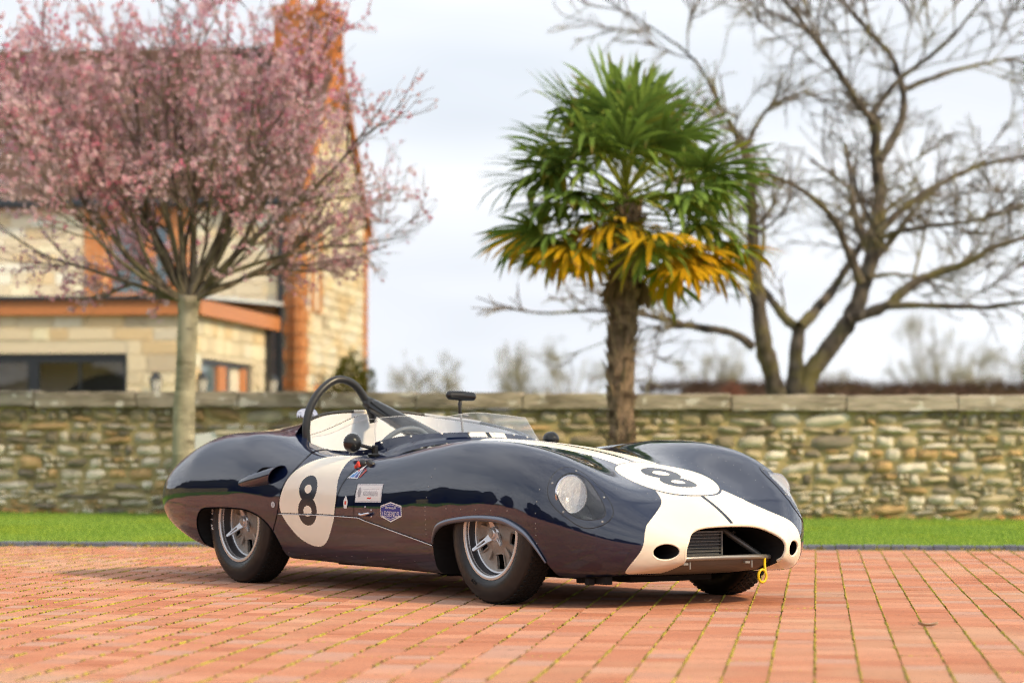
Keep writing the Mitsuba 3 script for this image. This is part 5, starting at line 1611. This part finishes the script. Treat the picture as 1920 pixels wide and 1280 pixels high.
    if s < 0:   # white moulded characters on the near sidewalls
        txt, a00, r0, mm = ('M 104 / TA', math.radians(158), .262, 'sticker_white') if rear else ('928', math.radians(240), .255, 'well_black')
        word = []
        for n_, ch in enumerate(txt):
            if ch == ' ': continue
            g = meshkit.text_mesh(ch, .017, .002, bold=True); g.apply_translation([-g.bounds[:, 0].mean(), 0, .0865 * k])
            g.apply_transform(trimesh.transformations.rotation_matrix(-math.pi / 2, [0, 0, 1])); g.apply_translation([r0, 0, 0])
            g.apply_transform(trimesh.transformations.rotation_matrix(a00 + n_ * .062 * (1), [0, 0, 1])); word.append(g)
        put('sidewall_lettering', cat_mesh(word).apply_transform(M), mm, parent=t)
    return w


for u, rear in ((AXF, False), (AXR, True)):
    for s in (-1, 1):
        wheel(u, s, rear)
ax_ = [tube([(u, -.62, WR), (u, .62, WR)], .035, 12) for u in (AXF, AXR)]
put('axle', ax_[0], 'well_black', smooth=30); put('axle', ax_[1], 'well_black', smooth=30)
# --- nose: radiator, tray, rail, tow loop
rad = put('radiator', bevel_box(.05, .34, .155, .006).apply_translation([.66, -.105, .275]), 'gap_black', label='finned oil cooler seen through the air intake')
fr_ = []
for y in (-.275, .065):
    fr_.append(box(.69, .70, y - .005, y + .005, .195, .352))
fr_.append(box(.69, .70, -.275, .065, .346, .354)); fr_.append(box(.69, .70, -.275, .065, .194, .202))
put('radiator_frame', cat_mesh(fr_), 'dull_metal', parent=rad)
for k in range(9):
    z = .208 + k * .0158
    b = box(.688, .698, -.270, .060, z, z + .0042)
    put('fin', b, 'dull_metal', parent=rad)
put('radiator_core', box(.684, .688, -.27, .06, .196, .35), 'duct_grey', parent=rad)
put('intake_pipe', tube([(.60, .09, .36), (.66, .11, .352), (.72, .24, .255), (.73, .27, .235)], .014, 10), 'dull_metal', smooth=40)
put('intake_bracket', cat_mesh([box(.62, .64, .075, .085, .20, .35), box(.62, .64, .075, .20, .335, .345)]), 'duct_grey')
put('front_rail', tube([(.785, -.285, .229), (.800, -.2, .232), (.806, 0, .233), (.800, .2, .232), (.785, .285, .229)], .0115, 10), 'bare_metal', smooth=True)
tv_, tf_ = [], []
for j, y in enumerate(np.linspace(-.335, .335, 9)):
    cur = .806 - .25 * abs(y) ** 2
    for (du, z) in ((-.008, .222), (-.03, .195), (-.10, .165), (-.30, .142), (-.55, .134)):
        tv_.append([cur + du, y, z])
for j in range(8):
    for i in range(4):
        a = j * 5 + i; tf_ += [[a, a + 1, a + 6], [a, a + 6, a + 5]]
put('undertray', trimesh.Trimesh(tv_, tf_, process=False), 'dull_metal', smooth=True, label='bare metal undertray below the air intake')
for y in (-.235, .14):
    b = cat_mesh([bevel_box(.02, .03, .012, .002).apply_translation([.803, y - .012, .207]), bevel_box(.008, .008, .034, .002).apply_translation([.812, y + .012, .199])])
    put('tray_clip', b, 'bare_metal')
put('tow_loop', tube([(.792, .250, .226), (.815, .230, .190)] + [(.835, .198 + .024 * math.cos(q), .142 + .030 * math.sin(q)) for q in np.linspace(.6, -5.4, 20)] , .0065, 8), 'tow_yellow', smooth=True, label='yellow towing loop under the intake')
# chassis odds and ends under the floor
for x0, x1, y0, y1, z0, z1 in ((.44, .60, -.55, -.51, .112, .15), (.50, .53, -.60, -.56, .108, .14), (.30, .34, -.50, -.46, .108, .14), (-.6, .4, -.25, .25, .105, .135), (-1.9, -.6, -.45, .45, .112, .140), (-2.2, -1.9, -.3, .3, .12, .2)):
    put('chassis_bracket', bevel_box(x1 - x0, y1 - y0, z1 - z0, .004).apply_translation([(x0 + x1) / 2, (y0 + y1) / 2, (z0 + z1) / 2]), 'well_black')
ex = [tube([(-.5, y, .14), (-1.4, y, .118), (-2.0, y, .14)], .022, 10) for y in (.50, .56)]
put('exhaust_pipe', ex[0], 'bare_metal', smooth=True); put('exhaust_pipe', ex[1], 'bare_metal', smooth=True)

# --- cockpit: inner panels, trim, screen, hoop, wheel, mirrors, seats
wp = np.array([(-2.235, -.46, .872), (-2.262, -.30, .925), (-2.27, 0, .940), (-2.262, .20, .938), (-2.22, .38, .915), (-2.09, .485, .893), (-1.90, .525, .868), (-1.70, .53, .838), (-1.54, .51, .812), (-1.42, .47, .795)])
wc = spline(wp, 60)
n = len(wc)
low = wc.copy(); low[:, 2] = .45
put('cockpit_lining', trimesh.Trimesh(np.vstack([wc, low]), np.concatenate([np.stack([np.arange(n - 1), np.arange(1, n), np.arange(1, n) + n], -1), np.stack([np.arange(n - 1), np.arange(1, n) + n, np.arange(n - 1) + n], -1)]), process=False), 'cockpit_grey', smooth=True, label='pale grey inner wall of the cockpit')
skirt = wc.copy(); skirt[:, :2] = skirt[:, :2] * 1.0
cen_ = np.array([-1.72, 0])
outw = (wc[:, :2] - cen_); outw /= np.linalg.norm(outw, axis=1, keepdims=True)
o1 = np.c_[wc[:, :2] + outw * .012, wc[:, 2]]; o2 = np.c_[wc[:, :2] + outw * .10, np.minimum(wc[:, 2] - .13, .80)]
put('cockpit_fairing', trimesh.Trimesh(np.vstack([o1, o2]), np.concatenate([np.stack([np.arange(n - 1), np.arange(1, n), np.arange(1, n) + n], -1), np.stack([np.arange(n - 1), np.arange(1, n) + n, np.arange(n - 1) + n], -1)]), process=False), 'navy_paint', smooth=True)
mid_o = (wc + o1) / 2
for nm, a, b, m in (('cockpit_trim', 0, 60, 'black_satin'),):
    put(nm, tube(mid_o[a:b], .0095, 8), m, smooth=True)
for s in (-1, 1):
    sel = [q for q in range(n) if .0135 < wc[q, 1] * s < .125 and wc[q, 0] < -2.2]
    y = np.linspace(.016, .118, 6) * s
    seg = np.c_[np.interp(y, mid_o[:30, 1], mid_o[:30, 0]), y, np.interp(y, mid_o[:30, 1], mid_o[:30, 2])]
    put('trim_stripe', tube(seg, .0108, 10), 'cream_paint', smooth=True)
put('trim_stripe', tube(mid_o[26:40] + [0, 0, .001], .0102, 8), 'sticker_silver', smooth=True)

# screen: base curve and top curve
nb = 70
bs = spline([(-1.455, -.500, .728), (-1.32, -.435, .765), (-1.21, -.32, .790), (-1.145, -.16, .800), (-1.125, 0, .800), (-1.145, .16, .792), (-1.19, .30, .778), (-1.235, .42, .756)], nb)
tp = spline([(-1.455, -.492, .895), (-1.40, -.40, .905), (-1.345, -.26, .903), (-1.325, -.13, .906), (-1.31, 0, .925), (-1.315, .16, .921), (-1.345, .30, .911), (-1.40, .435, .902)], nb)
def strip(a, b, k=8, bulge=.0):
    g = np.array([a * (1 - t) + b * t for t in np.linspace(0, 1, k)])
    m_, n_ = g.shape[:2]
    i, j = np.meshgrid(np.arange(m_ - 1), np.arange(n_ - 1), indexing='ij'); q = i * n_ + j
    return trimesh.Trimesh(g.reshape(-1, 3), np.concatenate([np.stack([q, q + 1, q + n_ + 1], -1).reshape(-1, 3), np.stack([q, q + n_ + 1, q + n_], -1).reshape(-1, 3)]), process=False)


ws = put('windscreen', strip(bs, tp), 'screen', smooth=True, label='low wrap-round clear windscreen')
put('screen_border', tube(np.vstack([tp, bs[-1:]]), .0016, 5), 'screen_edge', parent=ws)
put('screen_border', tube([bs[0], tp[0]], .0018, 5), 'screen_edge', parent=ws)
# its base strip, blue with the two cream stripes
dirn = (tp - bs); dirn /= np.linalg.norm(dirn, axis=1, keepdims=True)
outn = np.cross(np.gradient(bs, axis=0), dirn); outn /= np.linalg.norm(outn, axis=1, keepdims=True)
if outn[35, 0] < 0: outn = -outn
b0, b1 = bs - dirn * .012 + outn * .004, bs + dirn * (.040 - .012 * np.linspace(0, 1, nb))[:, None] + outn * .004
b2 = bs - dirn * .02 + outn * .06; b2[:, 2] -= .055; b3 = b2 + outn * .05; b3[:, 2] -= .06
put('screen_base', strip(b2, b0, 3), 'navy_paint', smooth=True, parent=ws)
put('screen_skirt', strip(b3, b2, 3), 'navy_paint', smooth=True, parent=ws)
for (lo, hi, m) in ((-9, -.118, 'navy_paint'), (-.118, -.0125, 'cream_paint'), (-.0125, .0125, 'black_gloss'), (.0125, .118, 'cream_paint'), (.118, 9, 'navy_paint')):
    yy = bs[:, 1]
    lo_, hi_ = max(lo, yy.min()), min(hi, yy.max())
    ys = np.linspace(lo_, hi_, 30)
    f0 = np.stack([np.interp(ys, yy, b0[:, c]) for c in range(3)], -1); f1 = np.stack([np.interp(ys, yy, b1[:, c]) for c in range(3)], -1)
    put('base_strip', strip(f0, f1, 3), m, smooth=True, parent=ws)
sc_ = []
for q in (3, 14, 24, 33, 43, 52, 60, 66):
    k = trimesh.creation.icosphere(1, .0062); c_ = (b0[q] * .25 + b1[q] * .75) + outn[q] * .003
    k.apply_translation(c_); put('stud', k, 'sticker_white' if q != 33 else 'bare_metal', smooth=True, parent=ws)
# door screen, behind the upright joint
db = spline([(-1.462, -.503, .728), (-1.65, -.518, .716), (-1.88, -.535, .722), (-2.06, -.515, .735)], 30)
dt = spline([(-1.462, -.495, .893), (-1.58, -.500, .884), (-1.74, -.508, .850), (-1.90, -.518, .812), (-2.08, -.508, .80)], 30)
ds = put('door_screen', strip(db, dt), 'screen', smooth=True)
put('screen_border', tube(np.vstack([db[:1], dt]), .0014, 5), 'screen_edge', parent=ds)
put('door_screen_base', strip(db + [0, -.004, -.02], db + [0, -.004, .008], 3), 'navy_paint', smooth=True, parent=ds)
for q in (4, 10, 16, 22, 27):
    k = trimesh.creation.icosphere(1, .0045); k.apply_translation(db[q] + [0, -.008, -.006]); put('stud', k, 'bare_metal', smooth=True, parent=ds)

hp = spline([(-2.20, -.452, .70), (-2.2, -.470, .82), (-2.2, -.452, .94), (-2.2, -.385, 1.045), (-2.2, -.30, 1.106), (-2.2, -.244, 1.116), (-2.2, -.165, 1.092), (-2.2, -.098, 1.022), (-2.2, -.052, .945), (-2.2, -.03, .88)], 70)
put('roll_hoop', tube(hp, .0222, 16), 'black_satin', smooth=True, label='black tubular roll hoop behind the driver')
st_ = np.linspace(0, 1, 12)[:, None]
put('hoop_stay', tube(np.array([-2.2, -.062, .985]) * (1 - st_) + np.array([-1.55, .03, .725]) * st_, .036 + .026 * np.linspace(0, 1, 12) ** .8, 20), 'black_gloss', smooth=True)
put('hoop_collar', tube([(-2.205, -.075, .995), (-2.165, -.056, .968)], [.033, .042], 16), 'black_satin', smooth=True)
# steering wheel
sw = np.array([-1.53, -.27, .665]); nrm = np.array([-.94, 0, .34]); ex1 = np.array([0, 1.0, 0]); ex2 = np.cross(nrm, ex1)
if ex2[2] < 0: ex2 = -ex2
an_ = np.linspace(0, 2 * np.pi, 61)
stw = put('steering_wheel', tube([sw + .188 * (math.cos(a) * ex1 + math.sin(a) * ex2) for a in an_], .0135, 10, caps=False), 'wheel_leather', smooth=True)
for a in (.5, math.pi - .5, -math.pi / 2):
    put('spoke', tube([sw + .02 * (math.cos(a) * ex1 + math.sin(a) * ex2), sw + .18 * (math.cos(a) * ex1 + math.sin(a) * ex2)], .008, 6), 'polished', smooth=True, parent=stw)
put('wheel_boss', tube([sw + nrm * .015, sw - nrm * .25], .022, 12), 'black_satin', smooth=30, parent=stw)
put('dashboard', bevel_box(.03, .86, .16, .01).apply_translation([-1.36, 0, .66]), 'black_satin')
for yv in (-.26, .27):
    put('seat', cat_mesh([bevel_box(.42, .40, .10, .04).apply_translation([-1.92, yv, .38]), bevel_box(.10, .40, .36, .04).apply_transform(trimesh.transformations.rotation_matrix(-.3, [0, 1, 0])).apply_translation([-2.12, yv, .53])]), 'seat_leather', smooth=40)
# mirrors
def ellipsoid(r, sub=3):
    e = trimesh.creation.icosphere(sub); e.vertices *= r; return e


mr = put('door_mirror', ellipsoid([.042, .05, .0505]).apply_translation([-1.475, -.628, .766]), 'black_gloss', smooth=True, label='round black door mirror on the near side')
put('mirror_arm', tube([(-1.46, -.60, .757), (-1.43, -.555, .742), (-1.418, -.53, .737)], .010, 10), 'black_gloss', smooth=True, parent=mr)
put('mirror_foot', cat_mesh([bevel_box(.03, .03, .06, .006).apply_translation([-1.412, -.528, .725]), bevel_box(.05, .05, .02, .006).apply_translation([-1.412, -.535, .702])]), 'black_gloss', smooth=30, parent=mr)
mr2 = put('door_mirror', ellipsoid([.05, .042, .0425]).apply_translation([-1.22, .475, .785]), 'black_gloss', smooth=True, label='round black door mirror on the far side')
put('mirror_foot', bevel_box(.03, .03, .08, .006).apply_translation([-1.22, .47, .73]), 'black_gloss', smooth=30, parent=mr2)
rm = put('rear_view_mirror', m3.Manifold.batch_hull([m3.Manifold.sphere(.0235, 40).translate([-1.385, y, 1.017 + .003 * np.sign(-y)]) for y in (-.070, .070)] + [m3.Manifold.sphere(.0265, 40).translate([-1.38, 0, 1.017])]), 'black_gloss', smooth=50, label='lozenge shaped black interior mirror on a tall stalk')
put('mirror_stalk', tube([(-1.37, .004, .80), (-1.383, .0, .905), (-1.385, -.004, .93)], .0062, 10), 'bare_metal', smooth=True, parent=rm)
put('mirror_joint', tube([(-1.385, -.004, .92), (-1.386, -.007, .95), (-1.386, -.006, .975), (-1.386, -.003, .998)], [.011, .0085, .0115, .005], 12), 'black_satin', smooth=True, parent=rm)
put('mirror_bolt', tube([(-1.38, .01, .915), (-1.37, .035, .912)], [.006, .008], 8), 'bare_metal', smooth=True, parent=rm)

put('filler_cap', lathe([(.0, .055), (.03, .053), (.052, .042), (.060, .025), (.060, .0)], 32).apply_translation([-2.52, -.27, .905]), 'chrome', smooth=40, label='chrome filler cap behind the roll hoop')
# --- transfers, handle, switch on the near flank
def flank(name, poly, m, lift=.0022, parent=None, **k):
    return layer(name, poly, 'near', m, lift, .45, 1.2, parent, **k)


def word(txt, h, u, z, bold=True, rot=0.0):
    """Lettering as polygons of the (u, z) view, centred at (u, z)."""
    g = meshkit.text_mesh(txt, h, .01, bold=bold)
    up = g.triangles[g.face_normals[:, 2] > .9][:, :, :2]
    P = shapely.union_all([Polygon(t).buffer(.00005) for t in up])
    c = P.envelope.centroid
    return affinity.rotate(affinity.translate(P, u - c.x, z - c.y), rot, origin=(u, z))


pl = flank('entry_plate', Polygon([(-1.212, .466), (-.968, .470), (-.965, .556), (-1.208, .552)]).buffer(.004), 'sticker_silver', label='pale rectangular entry sticker')
flank('plate_face', Polygon([(-1.206, .471), (-.974, .475), (-.972, .550), (-1.203, .546)]), 'sticker_white', .0030, pl)
marks = [affinity.translate(affinity.scale(Point(0, 0).buffer(1, 12), .017, .026), -1.178, .514)] + [Polygon([(-1.14 + .011 * q, .497), (-1.133 + .011 * q, .497), (-1.133 + .011 * q, .518 + .004 * (q % 3)), (-1.14 + .011 * q, .518 + .004 * (q % 2))]) for q in range(13)] + [Polygon([(-1.15, .528), (-.99, .531), (-.99, .533), (-1.15, .530)])]
flank('plate_print', shapely.union_all(marks), 'sticker_grey', .0036, pl)
flank('plate_print', Polygon([(-1.10, .482), (-1.06, .482), (-1.06, .489), (-1.10, .489)]), 'red_plastic', .0036, pl)
hexo = Polygon([(-.966, .449), (-.872, .469), (-.770, .452), (-.768, .402), (-.872, .372), (-.965, .397)])
bd = flank('series_badge', hexo.buffer(.002), 'sticker_white', label='blue hexagonal badge lettered MOTOR RACING LEGENDS')
flank('badge_field', hexo.buffer(-.004), 'sticker_blue', .0030, bd)
flank('badge_line', LineString([(-.955, .443), (-.872, .458), (-.780, .446)]).buffer(.0013), 'sticker_white', .0036, bd)
flank('badge_line', LineString([(-.955, .398), (-.872, .385), (-.780, .404)]).buffer(.0013), 'sticker_white', .0036, bd)
flank('badge_lettering', word('LEGENDS', .0265, -.868, .410, False, 0), 'sticker_white', .0038, bd)
flank('badge_lettering', word('MOTOR RACING', .0095, -.868, .441, True, 0), 'sticker_white', .0038, bd)
flank('scrutineer_badge', Polygon([(-1.318, .43), (-1.292, .43), (-1.284, .46), (-1.290, .478), (-1.305, .496), (-1.320, .478), (-1.326, .46)]), 'sticker_white')
flank('badge_print', Polygon([(-1.313, .45), (-1.297, .45), (-1.297, .468), (-1.313, .468)]), 'red_plastic', .003)
flank('club_triangle', Polygon([(-1.335, .585), (-1.232, .582), (-1.222, .655)]), 'sticker_white', label='blue and white triangular club transfer')
flank('triangle_print', Polygon([(-1.320, .589), (-1.275, .588), (-1.243, .628)]), 'sticker_sky', .003)
flank('triangle_print', Polygon([(-1.268, .588), (-1.238, .586), (-1.232, .632)]), 'sticker_blue', .003)
flank('triangle_print', Point(-1.255, .622).buffer(.006), 'red_plastic', .0036)
flank('red_dash', Polygon([(-1.222, .588), (-1.210, .590), (-1.180, .625), (-1.192, .626)]), 'red_plastic', .003)
flank('fuel_emblem', affinity.translate(affinity.scale(Point(0, 0).buffer(1, 24), .017, .016), -1.972, .437), 'sticker_silver', .003)
flank('fuel_emblem', affinity.translate(affinity.scale(Point(0, 0).buffer(1, 24), .010, .009), -1.972, .437), 'sticker_grey', .004)
# red cut-off key in its black boot
def on_flank(u, z, out=.0):
    p, n = hit([u, -2, z], [0, 1, 0]); return p + n * out


c_ = on_flank(-1.27, .652)
sw_ = put('cut_off_switch', ellipsoid([.035, .018, .026], 2).apply_translation(c_ + [0, -.004, .006]), 'black_satin', smooth=True)
put('switch_key', cat_mesh([bevel_box(.044, .012, .018, .004).apply_transform(trimesh.transformations.rotation_matrix(-.5, [0, 1, 0])).apply_translation(c_ + [-.020, -.024, -.002]), bevel_box(.018, .014, .032, .004).apply_transform(trimesh.transformations.rotation_matrix(-.5, [0, 1, 0])).apply_translation(c_ + [.0, -.026, .004])]), 'red_plastic', smooth=30, parent=sw_, label='red cut-off key')
put('bonnet_catch', bevel_box(.05, .03, .035, .008).apply_transform(trimesh.transformations.rotation_matrix(.5, [0, 1, 0])).apply_translation(on_flank(-1.185, .655, .006)), 'black_satin', smooth=30)
# handle
hb = [on_flank(-1.162, .407, .012), on_flank(-1.12, .400, .020), on_flank(-1.075, .407, .022), on_flank(-1.062, .410, .010)]
hd = put('door_handle', tube(spline(hb, 14), [.005, .007, .009, .009, .009, .009, .009, .009, .0085, .008, .007, .0065, .007, .005], 8), 'chrome', smooth=True, label='small chrome door handle')
for u, z in ((-1.06, .425), (-1.06, .392), (-1.118, .440)):
    k = trimesh.creation.icosphere(1, .006); k.vertices *= [1, .5, 1]; k.apply_translation(on_flank(u, z, .001)); put('screw', k, 'chrome', smooth=True, parent=hd)
for s in (-1, 1):
    p, n_ = hit([-3.45, 2 * s, .52], [0, -s, 0])
    if p is not None:
        e = ellipsoid([.05, .012, .022], 2); e.apply_transform(trimesh.geometry.align_vectors([0, 1, 0], n_)); e.apply_translation(p)
        put('tail_light', e, 'red_plastic', smooth=True)
